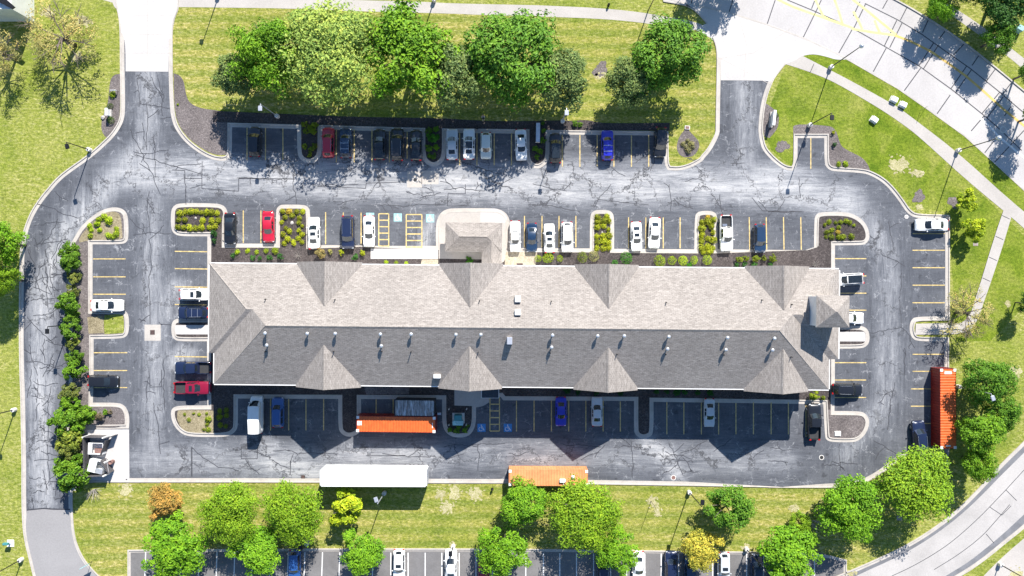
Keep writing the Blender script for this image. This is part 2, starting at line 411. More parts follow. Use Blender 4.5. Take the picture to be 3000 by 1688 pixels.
def seg_d(p, a, b):
    ab = b - a; t = max(0, min(1, (p - a).dot(ab) / max(1e-9, ab.length_squared))); return (p - a - ab * t).length
bm = up(refine(poly_bm([dedup(W2(smooth(lot, True)))], .006), 2.2))
me = bm_mesh(bm, 'parking_lot', False)
wa = me.attributes.new('wear', 'FLOAT', 'POINT'); aa = me.attributes.new('along', 'FLOAT', 'POINT')
LW = [([Vector(q) for q in W2(p)], hw * S, s, a) for p, hw, s, a in LANES]
for i, v in enumerate(me.vertices):
    p = Vector(v.co[:2]); w = .15; tw = .02; ta = .01
    for pts, hw, s, a in LW:
        d = min(seg_d(p, pts[k], pts[k + 1]) for k in range(len(pts) - 1))
        f = s * math.exp(-(d / hw) ** 2.6); w = max(w, f); tw += f; ta += f * a
    wa.data[i].value = w; aa.data[i].value = ta / tw
tag(link('parking_lot', me, MT['asphalt']), kind='structure')
for sg in (SW, SS, SS2, SE, SN): kerb(sg, KERB_OUT)

# mown strips north and south of the car park, lusher grass by the street
sheet('lawn', tp('T1', '1345 62 1317 130 1302 200 1300 300 1302 560 1310 700 1330 900 1400 1030 1540 1140 1700 1176') + tp('P', '670 380 1950 390 1958 470') + tp('T3', '1850 1232 1927 1190') + tp('P', '2074 431 2090 390 2096 376') + tp('T4', '374 1200 380 900 384 640 340 440') + tp('T3', '1850 232 1500 172 1200 142 700 124 200 110') + tp('T2', '1927 105 1330 90 650 64 0 56'), .002, MT['mown'], sm=False)
sheet('lawn', tp('P', '215 1440 325 1413 1100 1413 2250 1426 2420 1420 2560 1400 2790 1340 2830 1400 2700 1540 2480 1660 2400 1640 1400 1606 370 1608 370 1690 290 1690 240 1610 215 1530'), .002, MT['mown'], sm=False)
sheet('lawn', tp('P', '2234 376 2260 440 2320 490 2430 480 2560 510 2650 600 2780 625 2800 1000 2900 1000 3100 800 2960 650 2834 530 2698 406 2561 308 2436 236 2301 188'), .002, MT['lush'], sm=False)
sheet('lawn', tp('P', '2340 160 2430 205 2617 306 2803 445 3000 624 3250 900 3350 960 3000 557 2826 398 2630 259 2493 174 2400 155'), .0025, MT['lush'], sm=False)
# entrance aprons, public road, footpaths
sheet('entrance_apron', tp('T1', '870 -60 885 60 902 140 910 250 945 300 946 538 1268 541 1270 300 1300 280 1304 200 1319 130 1349 65 1345 -60'), .022, MT['apron'])
sheet('entrance_apron', tp('T3', '1870 60 1800 10') + tp('T4', '0 60 110 90 190 150 270 265 130 330 340 440 376 520 386 640 428 660 430 908 955 911 1010 930 1040 880 1100 800 1160 725 1260 690 1350 630 1480 610 1620 640 1740 680 1900 668 1400 430 850 230 300 90 0 30'), .022, MT['apron'])
road_near = tp('P', '1500 -150 1800 -45 2000 8') + tp('T4', '540 150 950 280 1360 430 1750 610') + tp('P', '2500 184 2630 259 2715 318 2826 398 2912 476 3000 557 3200 760 3350 960')
road_far = tp('P', '3350 560 3200 430 3000 270 2915 200 2824 127 2720 57 2622 0 2480 -70 2200 -190 1900 -290')
sheet('street', road_near + road_far, .010, MT['road'])
ribbons('street_kerb_line', [road_near, tp('T5', '470 0 850 222 1250 492 1600 772 1927 1042')], .22, .03, MT['kerb'])
kerb(road_far[:-1], [(0, 0), (0, .14), (-.2, .14), (-.2, 0)], name='street_kerb')
kerb(tp('T3', '1640 -60 1652 15 1800 40 1870 62') + tp('T4', '0 62 60 80 130 122 190 180 262 262'), [(0, 0), (0, .13), (.2, .13), (.2, 0)], name='street_kerb')
sheet('street_corner', tp('T3', '1655 16 1800 42 1865 62') + tp('T4', '0 64 60 82 130 124 190 182 262 264 540 150 0 30') + tp('P', '1960 -6 1940 -60 1930 -100'), .016, MT['road'])
# joints between the street slabs
J = [tp('T4', '1180 0 1490 128') + tp('T5', '0 325 370 535 740 745 1115 1015 1475 1305 1640 1449 1900 1700'), tp('T5', '130 40 500 225 760 380 1020 565 1320 775 1650 1040 1830 1195 1990 1330')]
def cross(f, a, b): return tp(f, a + ' ' + b)
for f, a, b in [('T4', '105 -60', '100 40'), ('T4', '570 -10', '525 135'), ('T4', '1045 0', '955 270'), ('T4', '1520 100', '1360 425'), ('T4', '1490 10', '1455 100'), ('T4', '1565 0', '1520 100'), ('T4', '1927 310', '1760 605'),
                ('T5', '75 20', '0 180'), ('T5', '140 40', '0 330'), ('T5', '385 0', '330 100'), ('T5', '610 75', '530 230'), ('T5', '490 230', '350 520'), ('T5', '550 260', '410 540'), ('T5', '370 545', '225 810'), ('T5', '850 215', '780 370'),
                ('T5', '910 480', '740 745'), ('T5', '960 510', '790 780'), ('T5', '760 770', '575 1025'), ('T5', '1040 345', '970 440'), ('T5', '1255 490', '1130 625'), ('T5', '1415 630', '1340 740'), ('T5', '1280 745', '1100 1005'), ('T5', '1335 785', '1155 1045'),
                ('T5', '1110 1050', '945 1285'), ('T5', '1610 770', '1500 920'), ('T5', '1780 940', '1690 1060'), ('T5', '1650 1045', '1455 1280'), ('T5', '1695 1090', '1510 1330'), ('T5', '1475 1310', '1330 1480'),
                ('R6', '1700 420', '1630 510'), ('R6', '1927 340', '1705 580'), ('R6', '1830 160', '1780 230')]: J.append(cross(f, a, b))
ribbons('street_joints', J, .15, .016, MT['seal'])
ribbons('street_yellow_lines', [tp('T4', '1040 -20 1250 80 1560 190 1900 310') + tp('T5', '0 330 250 370 480 400'), tp('T4', '1480 -40 1590 190 1640 215'), tp('T4', '1700 -40 1760 120 1810 290'), tp('T5', '0 130 60 240 100 330'), tp('T5', '240 230 270 310 300 370'), tp('T5', '-80 -60 130 100 480 390')], .34, .019, MT['lemon'])
ribbons('street_amber_line', [tp('T5', '470 400 650 470 880 585 1090 730 1270 860 1480 1040 1700 1240 1927 1420 2100 1580')], .36, .0205, MT['amber'])
ribbons('street_white_line', [tp('T5', '970 960 1250 1170 1540 1430') + tp('R6', '1730 380 1927 545 2100 700')], .30, .019, MT['white'])
sheet('footpath', tp('P', '-60 -40 -60 -20 200 -30 330 8 336 24 365 40') + tp('T1', '1345 66') + tp('T2', '-200 54 0 56 650 64 1000 80 1330 90 1927 105') + tp('T3', '200 110 700 124 1200 142 1500 172 1640 196 1760 215 1850 232') + tp('T4', '190 330 300 400 250 290 130 250 0 218') + tp('T3', '1800 150 1650 122 1500 95 1200 62 700 40 0 25') + tp('T2', '1700 15 980 -2 600 -40'), .013, MT['walk'])
sheet('footpath', tp('T4', '1160 725 1400 800 1680 912 1927 1052') + tp('P', '2591 327 2661 376 2698 406 2834 530 2939 617 3000 668 3250 905 3300 860 3000 624 2803 445 2713 376 2639 320 2617 306 2500 241') + tp('T4', '1660 790 1350 630 1260 690'), .026, MT['walk'])
sheet('footpath', tp('M5', '1770 195 1700 400 1600 730 1555 870 1530 960 1480 1030 1420 1050 1330 1045 1110 1050 1106 1132 1350 1130 1460 1122 1540 1082 1590 990 1620 890 1660 780 1760 480 1828 250'), .105, MT['walk'])
ribbons('footpath_joints', [tp('M5', '%d %d %d %d' % (1758 - 49 * k, 235 + 160 * k * .98, 1815 - 48 * k, 262 + 160 * k * .98)) for k in range(4)] + [tp('T4', '1480 722 1440 815')] + [tp('R6', '%d %d %d %d' % (840 + 190 * k, 120 + 148 * k, 795 + 190 * k, 190 + 148 * k)) for k in range(0)], .09, .112, MT['seal'])
sheet('footpath', tp('T5', '860 0 1130 190 1510 460 1700 600 1927 790 2100 930 2100 800 1927 660 1780 545 1470 310 1210 130 960 0'), .012, MT['walk'])
# second street, bottom right
n2 = tp('B5', '2150 200 1927 430 1740 610 1590 780 1440 930 1280 1060 1080 1190 900 1280 700 1370 510 1449 300 1540')
f2 = tp('B5', '1250 1560 1450 1449 1560 1380 1680 1290 1800 1190 1927 1090 2150 880')
sheet('side_street', n2 + f2, .008, MT['roadedge'])
m2 = tp('B5', '2150 300 1927 520 1740 705 1590 860 1450 990 1290 1115 1090 1245 910 1335 720 1420 560 1500 400 1570'); q2 = tp('B5', '1150 1560 1350 1440 1500 1350 1640 1240 1760 1140 1927 985 2150 780')
sheet('side_street_lane', m2 + q2, .013, MT['greyroad'])
kerb(n2, [(0, 0), (0, .13), (.2, .13), (.22, .014), (.6, .016)]); kerb(f2, [(0, 0), (0, .13), (.2, .13), (.22, .014), (.5, .016)])
ribbons('side_street_cracks', [tp('B5', '1927 650 1790 800 1600 1000 1400 1180 1240 1290 1060 1390 930 1449'), tp('B5', '1820 910 1700 1050 1600 1160 1430 1290 1250 1400'), tp('B5', '1670 930 1760 990 1830 920'), tp('B5', '1640 1130 1700 1200'), tp('B5', '1790 800 1870 880')], .09, .0175, MT['seal'], True)
sheet('footpath', tp('B5', '2100 1020 1927 1165 1780 1290 1620 1449 1560 1520 1900 1540 2100 1350'), .01, MT['walk'])
ribbons('apron_joints', [tp('T1', '905 122 1310 118'), tp('T1', '906 260 1300 262'), tp('T1', '910 400 1302 402'), tp('T1', '1112 -40 1112 536'), tp('T4', '430 660 800 600 1250 300'), tp('T4', '690 908 720 500 640 210'), tp('T4', '384 640 1000 960')], .08, .0245, MT['kerb'])
sheet('new_asphalt', tp('B1', '203 955 330 942 440 950 529 950 531 1000 540 1130 570 1240 620 1338 680 1406 735 1452 880 1600 310 1600 270 1449 235 1300 210 1200 192 1080'), .0185, MT['newasph'])
ribbons('asphalt_seam', [tp('B1', '203 952 330 939 380 944 440 946 529 947')], .2, .0195, MT['seal'])
# lower car park
lo = tp('B1', '962 1600 962 1250') + tp('B2', '380 1244 1255 1240') + tp('B3', '700 1240 1400 1244') + tp('B4', '350 1250 900 1258 1927 1270') + tp('P', '2480 1640 2480 1780')
sheet('lower_parking_lot', lo, .006, MT['lot2'], sm=False)
kerb(lo[::-1], [(0, 0), (0, .13), (.2, .13), (.22, .013), (.45, .013)][::1])
xs = [427, 479, 531, 583.8, 636, 688, 740, 792] + [844.6, 893.4, 945, 995.7, 1044, 1093.6, 1145, 1195.6, 1245.7, 1294.5, 1345.3, 1394.4, 1443, 1491, 1540.4, 1591.9, 1640, 1689, 1738.9, 1789, 1836, 1889, 1937, 1988, 2037, 2087.8, 2136.5, 2187.4, 2236.8, 2286, 2336, 2386]
ribbons('lower_stall_lines', [[(x, 1616 + (x - 400) * .004), (x - (4 if x < 1100 else 0), 1730)] for x in xs], .16, .012, MT['white'])

# ------------------------------------------------------------------ islands and beds inside the car park
island(tp('M1', '521 1449 516 900 509 700 507 560 520 470 560 400 600 330 680 250 760 196 840 172 910 178 950 207 966 260 968 400 955 435 920 452 697 452 697 945 920 945 955 960 971 1000 972 1100 955 1145 915 1162 705 1165 705 1440') +
       tp('B1', '700 143 890 143 940 165 968 215 975 280 970 338 655 342 655 745 600 800 548 810 500 770 490 560 496 300 510 100'), 'mulch2', 'hedge_island')
sheet('island_lawn', tp('M1', '790 985 925 975 935 1010 935 1120 790 1128 780 1060'), .106, MT['grass'])
sheet('straw_litter', tp('M1', '660 330 720 280 800 205 880 205 915 240 925 400 900 420 680 420 600 440 600 400'), .106, MT['straw'])
sheet('straw_litter', tp('M1', '660 1000 780 990 790 1120 670 1125'), .106, MT['straw'])
sheet('straw_litter', tp('B1', '730 180 880 185 930 230 935 290 900 330 720 325'), .106, MT['mulch2'])
sheet('dumpster_pad', tp('B1', '655 345 972 345 975 708 975 740 655 740'), .03, MT['apron'], sm=False)
block = tp('M2', '130 330 130 205 148 165 190 141 460 143 520 155 548 182 560 225 548 262 546 447 921 447 921 205 930 175 955 156 985 153 1128 154 1162 168 1180 205 1182 457 1640 462') + \
        tp('M3', '90 464 585 464 582 330 590 270 615 218 660 188 720 180 1010 180 1062 188 1110 215 1136 258 1142 300 1142 480 1742 483 1743 245 1760 207 1795 192 1875 194 1908 208 1926 245') + \
        tp('M4', '383 486 987 490 990 245 1007 212 1047 200 1110 200 1148 215 1160 250 1162 490 1888 497') + \
        tp('M5', '346 497 348 262 362 226 402 208 560 207 640 222 710 265 750 320 765 380 760 420 735 450 700 458 504 460 503 1062 690 1063 740 1080 764 1120 764 1185 742 1220 700 1237 503 1237 503 1449') + \
        tp('B5', '500 206 690 207 735 225 762 270 760 320 735 380 690 425 640 443 480 440 440 425 428 395 416 155') + \
        tp('B4', '680 137 680 370 655 400 610 415 570 408 540 380 533 350 533 130') + tp('B3', '1090 126 1070 100 985 100 985 140 940 170 886 180 885 290 868 350 830 395 770 408 700 400 652 362 630 300 630 119 20 116') + \
        tp('B2', '1562 340 1545 375 1500 398 1450 400 1407 372 1390 330 1390 115 635 112 635 310 625 350 590 385 530 402 300 402 220 385 160 330 132 260 130 205 150 177 200 165 405 164') + \
        tp('M2', '404 1449 402 1182 190 1183 150 1165 135 1130 133 1060 150 1022 190 1008 402 1008 405 392 200 392 152 372')
island(block, 'mulch', 'building_beds')
sheet('straw_litter', tp('B2', '185 200 420 200 455 205 455 372 290 374 220 350 175 270'), .106, MT['straw'])
sheet('mulch_bed', tp('B5', '440 195 470 195 470 240 690 238 725 270 725 320 690 395 640 412 480 412 448 400'), .106, MT['mulch2'])
sheet('walkway', tp('M3', '93 485 600 485 600 562 93 562'), .108, MT['apron'], sm=False)
sheet('drive_canopy_pad', tp('M3', '606 560 606 300 615 260 640 222 680 208 1005 206 1055 214 1095 240 1115 290 1115 480 1112 560 1080 600 930 600 930 566'), .108, MT['walk'])
sheet('canopy_pad_slab', tp('M3', '918 190 1020 180 1070 195 1120 250 1110 290 920 285'), .112, MT['apron'])
sheet('gravel_bed', tp('M3', '1110 505 1345 505 1345 560 1330 616 1100 616'), .109, MT['soil'])
sheet('gravel_bed', tp('M3', '478 566 600 566 600 605 470 605'), .109, MT['soil'])
sheet('walkway', tp('M2', '165 1060 430 1060 430 1130 165 1130'), .108, MT['apron'], sm=False)
sheet('walkway', tp('M5', '470 1110 735 1110 735 1183 470 1183'), .108, MT['apron'], sm=False)
sheet('patio_slab', tp('B3', '723 20 985 20 985 135 940 165 870 172 850 168 723 164'), .108, MT['walk'], sm=False)
sheet('gravel_bed', tp('B3', '40 10 390 10 380 80 60 80'), .108, MT['mulch2'])
# mulch beds and bare ground on the lawn
sheet('mulch_bed', tp('T1', '904 556 860 562 830 600 820 700 812 780 785 850 765 900 762 980 790 1030 815 1040 870 955 900 890 906 800'), .02, MT['mulch2'])
sheet('mulch_bed', tp('T1', '1306 552 1350 565 1385 610 1398 700 1420 770 1500 815 1640 832 1712 850 1712 925 1712 1165 1660 1170 1600 1160 1530 1125 1450 1070 1390 1010 1345 940 1322 870 1310 760'), .02, MT['mulch2'])
sheet('mulch_bed', tp('T2', '60 835 300 845 700 862 1100 880 1800 890') + tp('T3', '200 905 480 915 900 905 960 912 1080 900 1180 930 1700 925 1700 985 770 980') + tp('T2', '1786 968 1660 965 851 943 727 940 173 925 60 920'), .026, MT['mulch'])
for u in ('727 936 727 1150 747 1186 787 1200 825 1186 851 1150 851 939', '1660 962 1660 1170 1688 1212 1725 1226 1765 1205 1786 1160 1786 964'): sheet('mulch_bed', tp('T2', u), .07, MT['mulch'])
sheet('mulch_bed', tp('T3', '645 972 645 1180 665 1222 702 1240 740 1222 767 1180 767 976'), .07, MT['mulch'])
sheet('mulch_bed', tp('T3', '1830 960 1860 1000 1920 1060 1925 1110 1890 1170 1830 1190 1775 1170 1752 1120 1760 1060 1785 1010'), .02, MT['mulch2'])
sheet('mulch_bed', tp('T4', '930 1160 1000 1210 1085 1280 1085 1400 1060 1470 980 1560 920 1540 905 1449 915 1290'), .02, MT['mulch2'])
sheet('mulch_bed', tp('R6', '190 365 190 310 215 295 330 296 440 305 490 315 520 360 535 420 560 470 640 510 710 545 755 600 770 650 720 628 500 616 472 606 456 580 455 366'), .02, MT['mulch2'])
def blob(name, tile, x, y, rx, ry, mat, z, seed, ragged=False):
    q = random.Random(seed); k = TL[tile][2]; (cx, cy), = tp(tile, (x, y)); bm = bmesh.new()
    def one(cx, cy, rx, ry, n, zz):
        ph = [q.uniform(0, 6.28) for _ in range(4)]; pts = []
        for i in range(n):
            t = 2 * math.pi * i / n; rr = 1 + .18 * math.sin(2 * t + ph[0]) + .14 * math.sin(3 * t + ph[1]) + .10 * math.sin(5 * t + ph[2]) + q.uniform(-.12, .12)
            pts.append((cx + rx * rr * math.cos(t), cy + ry * rr * math.sin(t)))
        poly_bm([W2(pts)], zz, bm)
    if not ragged: one(cx, cy, rx / k, ry / k, 26, z)
    else:
        one(cx, cy, rx / k * .72, ry / k * .72, 40, z)
        for j in range(26):
            t = q.uniform(0, 6.283); f = q.uniform(.6, 1.35); s = q.uniform(1.2, 5.5) * (1.5 - f * .7); one(cx + rx / k * f * math.cos(t), cy + ry / k * f * math.sin(t), s, s * q.uniform(.6, 1), 9, z + .0005 * (j + 1))
    return tag(link(name, bm_mesh(up(bm), name, False), MT[mat]), kind='structure')
for i, a in enumerate([('T3', 1180, 525, 48, 58), ('R6', 105, 460, 46, 46), ('R6', 1135, 840, 48, 44), ('R6', 1395, 880, 40, 42)]): blob('mulch_ring', *a, 'mulch2', .024, 40 + i)
for i, a in enumerate([('R6', 985, 600, 85, 75), ('R6', 1120, 660, 50, 25), ('R6', 1140, 915, 20, 16), ('B3', 725, 820, 45, 60), ('B3', 880, 830, 60, 55), ('B3', 665, 930, 48, 50), ('B3', 620, 830, 40, 40), ('B4', 670, 890, 40, 45), ('B4', 710, 960, 30, 40),
                       ('B1', 945, 800, 55, 60), ('B4', 1735, 940, 35, 25), ('T3', 1180, 570, 40, 28), ('M5', 1805, 900, 14, 18), ('B5', 1870, 1440, 50, 55), ('B5', 620, 1430, 40, 20), ('T1', 580, 430, 50, 40), ('T1', 620, 160, 60, 50), ('T1', 360, 95, 50, 40), ('T1', 30, 310, 50, 40), ('M5', 1860, 1410, 60, 40), ('B3', 710, 1215, 18, 20), ('B2', 1160, 1195, 18, 18), ('B4', 1375, 1235, 30, 20)]): blob('bare_soil_patch', *a, 'thin', .018, 60 + i, True)
for i, a in enumerate([('R6', 530, 135, 48, 40), ('T3', 1165, 30, 50, 25), ('T3', 60, 235, 45, 30), ('T4', 185, 1090, 50, 45)]): pass

# ------------------------------------------------------------------ markings
def vl(t, xs, y0, y1, dx=0): return [tp(t, (x, y0, x + dx, y1)) for x in xs]
def hl(t, ys, x0, x1, dy=0): return [tp(t, (x0, y, x1, y + dy)) for y in ys]
L = vl('T2', (318, 457, 588), 962, 1205) + vl('T2', (990, 1125, 1258, 1390), 975, 1222) + vl('T2', (1523,), 985, 1195) + vl('T3', (120, 250, 380, 510), 1003, 1245) + vl('T3', (893, 1025, 1155, 1281, 1413, 1543), 1018, 1256)
L += vl('M2', (675, 808), 197, 442) + vl('M2', (1295,), 210, 452) + vl('M2', (1428, 1562), 213, 455) + vl('M3', (1250, 1382, 1510, 1637), 238, 475) + vl('M4', (492, 622, 753, 880), 250, 483) + vl('M4', (1400, 1528, 1658, 1788), 247, 492, 4)
L += hl('M1', (562, 697, 828), 702, 946) + hl('M1', (1268, 1402), 705, 958) + hl('B1', (30,), 705, 958) + hl('M1', (505, 635, 772, 905, 1297), 1316, 1560, 3) + hl('M5', (560, 690, 820, 948, 1343), 503, 740) + hl('Q3', (558, 733), 290, 605)
L += hl('M5', (372, 497, 628, 760, 892), 1088, 1330) + hl('M5', (1280, 1408), 1088, 1322) + hl('B5', (40, 170, 300), 1075, 1225) + vl('B2', (880, 1017, 1147, 1280), 116, 352) + vl('B2', (1675, 1803), 118, 230)
L += vl('B3', (1190, 1322, 1453, 1583, 1712, 1842), 127, 360) + vl('B4', (430,), 134, 362) + vl('B4', (780, 908, 1040, 1170, 1300, 1432, 1565, 1695), 139, 382) + vl('B4', (1827,), 158, 400) + vl('R6', (322,), 390, 628)
RG = []
for t, x0, x1, y0, y1, n in (('M2', 1695, 1770, 222, 480, 5.3), ('M3', 360, 478, 228, 482, 5.2), ('B3', 990, 1062, 105, 357, 5)):
    L += vl(t, (x0, x1), y0, y1); y = y0
    while y < y1 + 2: RG.append(tp(t, (x0, y, x1, y))); y += (y1 - y0) / n
ribbons('hatch_lines', RG, .17, .0155, MT['yellow'])
ribbons('stall_lines', L, .15, .0125, MT['yellow'])
def access_sign(x, y, sq, name='accessible_symbol'):
    o = thing(name, None, None, G(x, y)); tag(o, kind='structure'); h = 19 * S / 2 * 1.25
    box_obj('blue_square', (-h, h, -h, h, .0075, .0135), sq, o)
    bm = bmesh.new(); s = h / 10
    for k in range(12): pass
    c = [(math.cos(2 * math.pi * k / 14) * 1.3 - .6, math.sin(2 * math.pi * k / 14) * 1.3 + 6.6) for k in range(14)]
    poly_bm([[Vector((a * s, b * s)) for a, b in c]], .0165, bm)
    def rib(pts, w): ribbon(bm, [Vector((a * s, b * s)) for a, b in pts], w * s, .0165, px=False)
    rib([(-.5, 5), (.2, -.5), (3.6, -.5), (5.4, -5.6), (7, -5)], 1.6); rib([(-.2, 2.4), (3.4, 2.4)], 1.3)
    rib([(-2 + 4.6 * math.cos(t), -3 + 4.6 * math.sin(t)) for t in [R(100 + 22 * k) for k in range(12)]], 1.2)
    link('wheelchair_figure', bm_mesh(up(bm), 'wheelchair_figure', False), MT['white'], o)
for t, x, y, m in (('M2', 1630, 245, 'cyan'), ('M2', 1838, 250, 'cyan'), ('M3', 540, 256, 'cyan'), ('B3', 927, 333, 'blue'), ('B3', 1125, 333, 'blue')):
    (a, b), = tp(t, (x, y)); access_sign(a, b, MT[m])

# sealed cracks: wandering dark lines in the lanes, and the saw-cut patch outlines
cr = []
def wander(a, b, amp, seed, n=None):
    q = random.Random(seed); a, b = Vector(a), Vector(b); d = b - a; n = n or max(5, int(d.length / 9)); nn = Vector((-d.y, d.x)).normalized(); off = 0; pts = []
    for i in range(n + 1):
        t = i / n; off = off * .85 + q.gauss(0, amp)
        pts.append(tuple(a + d * t + nn * off * math.sin(math.pi * min(1, t * 1.2 + .05)) ** .5))
    cr.append(pts)
    if q.random() < .8:
        k = q.randrange(1, n); e = Vector(pts[k]) + Vector((q.uniform(-1, 1), q.uniform(-1, 1))) * min(45, d.length * .35)
        cr.append([pts[k], tuple((Vector(pts[k]) + e) / 2 + Vector((q.uniform(-5, 5), q.uniform(-5, 5)))), tuple(e)])
for i, (x0, y0, x1, y1) in enumerate([(402, 228, 410, 300), (445, 225, 480, 300), (462, 228, 476, 340), (408, 300, 500, 320), (430, 300, 430, 430), (470, 350, 520, 345), (450, 400, 455, 520), (415, 360, 430, 440), (390, 445, 495, 440), (400, 455, 590, 510), (500, 490, 590, 480), (380, 380, 470, 570),
        (60 * 2, 600, 230, 640), (160, 560, 200, 590), (100, 720, 200, 700), (150, 780, 160, 870), (90, 830, 190, 800), (80, 930, 160, 1010), (140, 1000, 190, 1015), (85, 1010, 110, 1100), (90, 1160, 130, 1170), (150, 1130, 140, 1290), (100, 1350, 190, 1340), (140, 1300, 135, 1450), (85, 1400, 120, 1400), (75, 1060, 175, 1080), (125, 1200, 175, 1260), (130, 760, 140, 900), (100, 660, 190, 650), (170, 640, 120, 720), (180, 700, 150, 760), (90, 880, 190, 870),
        (437, 560, 440, 690), (436, 700, 440, 950), (430, 690, 380, 640), (440, 700, 480, 660), (390, 690, 500, 685), (405, 940, 425, 940), (470, 950, 520, 955), (440, 1100, 430, 1180), (450, 1180, 470, 1330), (420, 1120, 445, 1130), (480, 1050, 482, 1200),
        (700, 520, 860, 525), (930, 545, 1050, 540), (860, 480, 870, 620), (540, 510, 545, 600), (1100, 600, 1300, 600), (1300, 555, 1420, 560), (1190, 560, 1230, 570), (1560, 540, 1660, 560), (1740, 610, 1790, 540), (1560, 600, 1700, 620), (1780, 590, 1900, 600), (1960, 540, 1965, 620), (2110, 570, 2120, 640), (2220, 590, 2250, 620), (2250, 620, 2350, 620), (2340, 520, 2345, 580), (2460, 620, 2560, 700),
        (2580, 740, 2650, 780), (2600, 650, 2620, 740), (2640, 800, 2640, 960), (2540, 980, 2640, 960), (2640, 960, 2680, 1020), (2620, 1120, 2600, 1260), (2560, 1290, 2660, 1350), (2460, 1300, 2462, 1380), (2650, 1020, 2650, 1100), (2570, 1180, 2600, 1150),
        (560, 1310, 640, 1370), (640, 1370, 700, 1380), (800, 1320, 990, 1330), (720, 1345, 760, 1390), (860, 1330, 850, 1390), (1300, 1310, 1480, 1300), (1400, 1300, 1400, 1380), (1850, 1290, 1852, 1400), (1640, 1300, 1760, 1310), (1120, 1330, 1260, 1340), (1330, 1300, 1345, 1340), (1960, 1300, 2000, 1390), (1990, 1340, 1940, 1390), (2000, 1340, 2030, 1385)]): wander((x0, y0), (x1, y1), 2.4, 200 + i)
qq = random.Random(77)
for i in range(46):
    y = qq.uniform(690, 1480); x = qq.uniform(88, 185); a = qq.uniform(-.5, .5) + (0 if i % 2 else 1.5); l = qq.uniform(30, 85)
    wander((x, y), (min(196, max(74, x + math.sin(a) * l)), y + math.cos(a) * l), 3.0, 400 + i)
for i in range(26):
    x = qq.uniform(560, 2300); y = qq.uniform(455, 600); a = qq.uniform(-3.1, 3.1); l = qq.uniform(25, 80); wander((x, y), (x + math.cos(a) * l, min(612, max(445, y + math.sin(a) * l * .6))), 2.6, 500 + i)
for i in range(18):
    x = qq.uniform(560, 2500); y = qq.uniform(1310, 1385); l = qq.uniform(25, 90); wander((x, y), (x + l, min(1392, y + qq.uniform(-40, 40))), 2.6, 560 + i)
for t, s in (('T1', '1295 1280 1390 1285 1395 1345 1520 1345 1522 1215'), ('T1', '1520 1345 1520 1420 1795 1440 1797 1345'), ('T1', '1797 1345 1927 1345'), ('T2', '240 1340 680 1348'), ('T2', '870 1400 1210 1420 1215 1380 1500 1370'), ('M3', '670 165 675 70 805 72 805 0'), ('M3', '670 165 820 160'), ('B2', '660 475 660 565 780 565 782 480'), ('B2', '290 480 290 700'), ('B2', '1600 540 1900 545'), ('W1', '750 1075 760 1275 890 1270 890 1080'), ('B1', '1440 480 1440 700'), ('M4', '1420 100 1500 200 1800 210'), ('M5', '0 208 270 208')): cr.append(tp(t, s))
ribbons('sealed_cracks', cr, .10, .0105, MT['seal'])
# concrete drain collars, gratings, manholes
def collar(t, x0, x1, y0, y1, m='kerb'): sheet('drain_collar', tp(t, (x0, y0, x1, y0, x1, y1, x0, y1)), .0135, MT[m], sm=False)
collar('M1', 1088, 1210, 1057, 1178); collar('T2', 1523, 1635, 1290, 1412); collar('P', 1235, 1285, 500, 540, 'kerb')
def grate(t, x, y, w, d, label, mat='grate', z=.015):
    (a, b), = tp(t, (x, y)); o = thing('drain_grate', label, 'drain grate', G(a, b, 0) + Vector((0, 0, z)))
    fr = bmesh.new(); add_box(fr, -w / 2, w / 2, -d / 2, d / 2, 0, .012); link('frame', bm_mesh(fr, 'frame'), MT[mat], o)
    bm = bmesh.new()
    for k in range(4): add_box(bm, -w / 2 + .06, w / 2 - .06, -d / 2 + d * (k + .3) / 4, -d / 2 + d * (k + .62) / 4, .0125, .03)
    link('bars', bm_mesh(bm, 'bars'), MT['rust'], o); return o
grate('M1', 1148, 1115, .72, .72, 'square iron drain grate in the pale concrete pad of the west aisle')
grate('B2', 1125, 702, .6, .5, 'small drain grate in the south kerb just left of the white trailer')
grate('M5', 1562, 448, .75, .65, 'reddish drain grate in the east lawn below the two young trees', 'walk', .02)
grate('B5', 988, 1012, .8, .7, 'dark square drain inlet in the lawn shaded by the bottom right trees', 'walk', .03)
grate('M3', 1215, 605, .95, .4, 'dark rectangular grating in the tan gravel beside the entrance canopy', 'grate', .115)
def manhole(t, x, y, r, label, z=.015, mat='grate'):
    (a, b), = tp(t, (x, y)); o = thing('manhole_cover', label, 'manhole', G(a, b) + Vector((0, 0, z)))
    bm = bmesh.new(); add_lathe(bm, [(r, 0), (r, .01)], 20); link('ring', bm_mesh(bm, 'ring'), MT['pale'], o)
    bm = bmesh.new(); add_lathe(bm, [(r * .72, .0105), (r * .72, .02)], 20); link('lid', bm_mesh(bm, 'lid'), MT[mat], o)
manhole('T2', 1583, 1355, .40, 'round manhole cover in the square concrete pad of the north lane')
manhole('B5', 403, 556, .40, 'round manhole cover in the asphalt below the bottom right island')
manhole('B4', 830, 708, .42, 'rusty round manhole cover against the south kerb', mat='rust')
manhole('R6', 1042, 990, .32, 'pale round manhole cover by the kerb near the blue white sedan', mat='greyroad')
manhole('R6', 1770, 335, .55, 'round manhole cover in the concrete street at right', .017, mat='road')

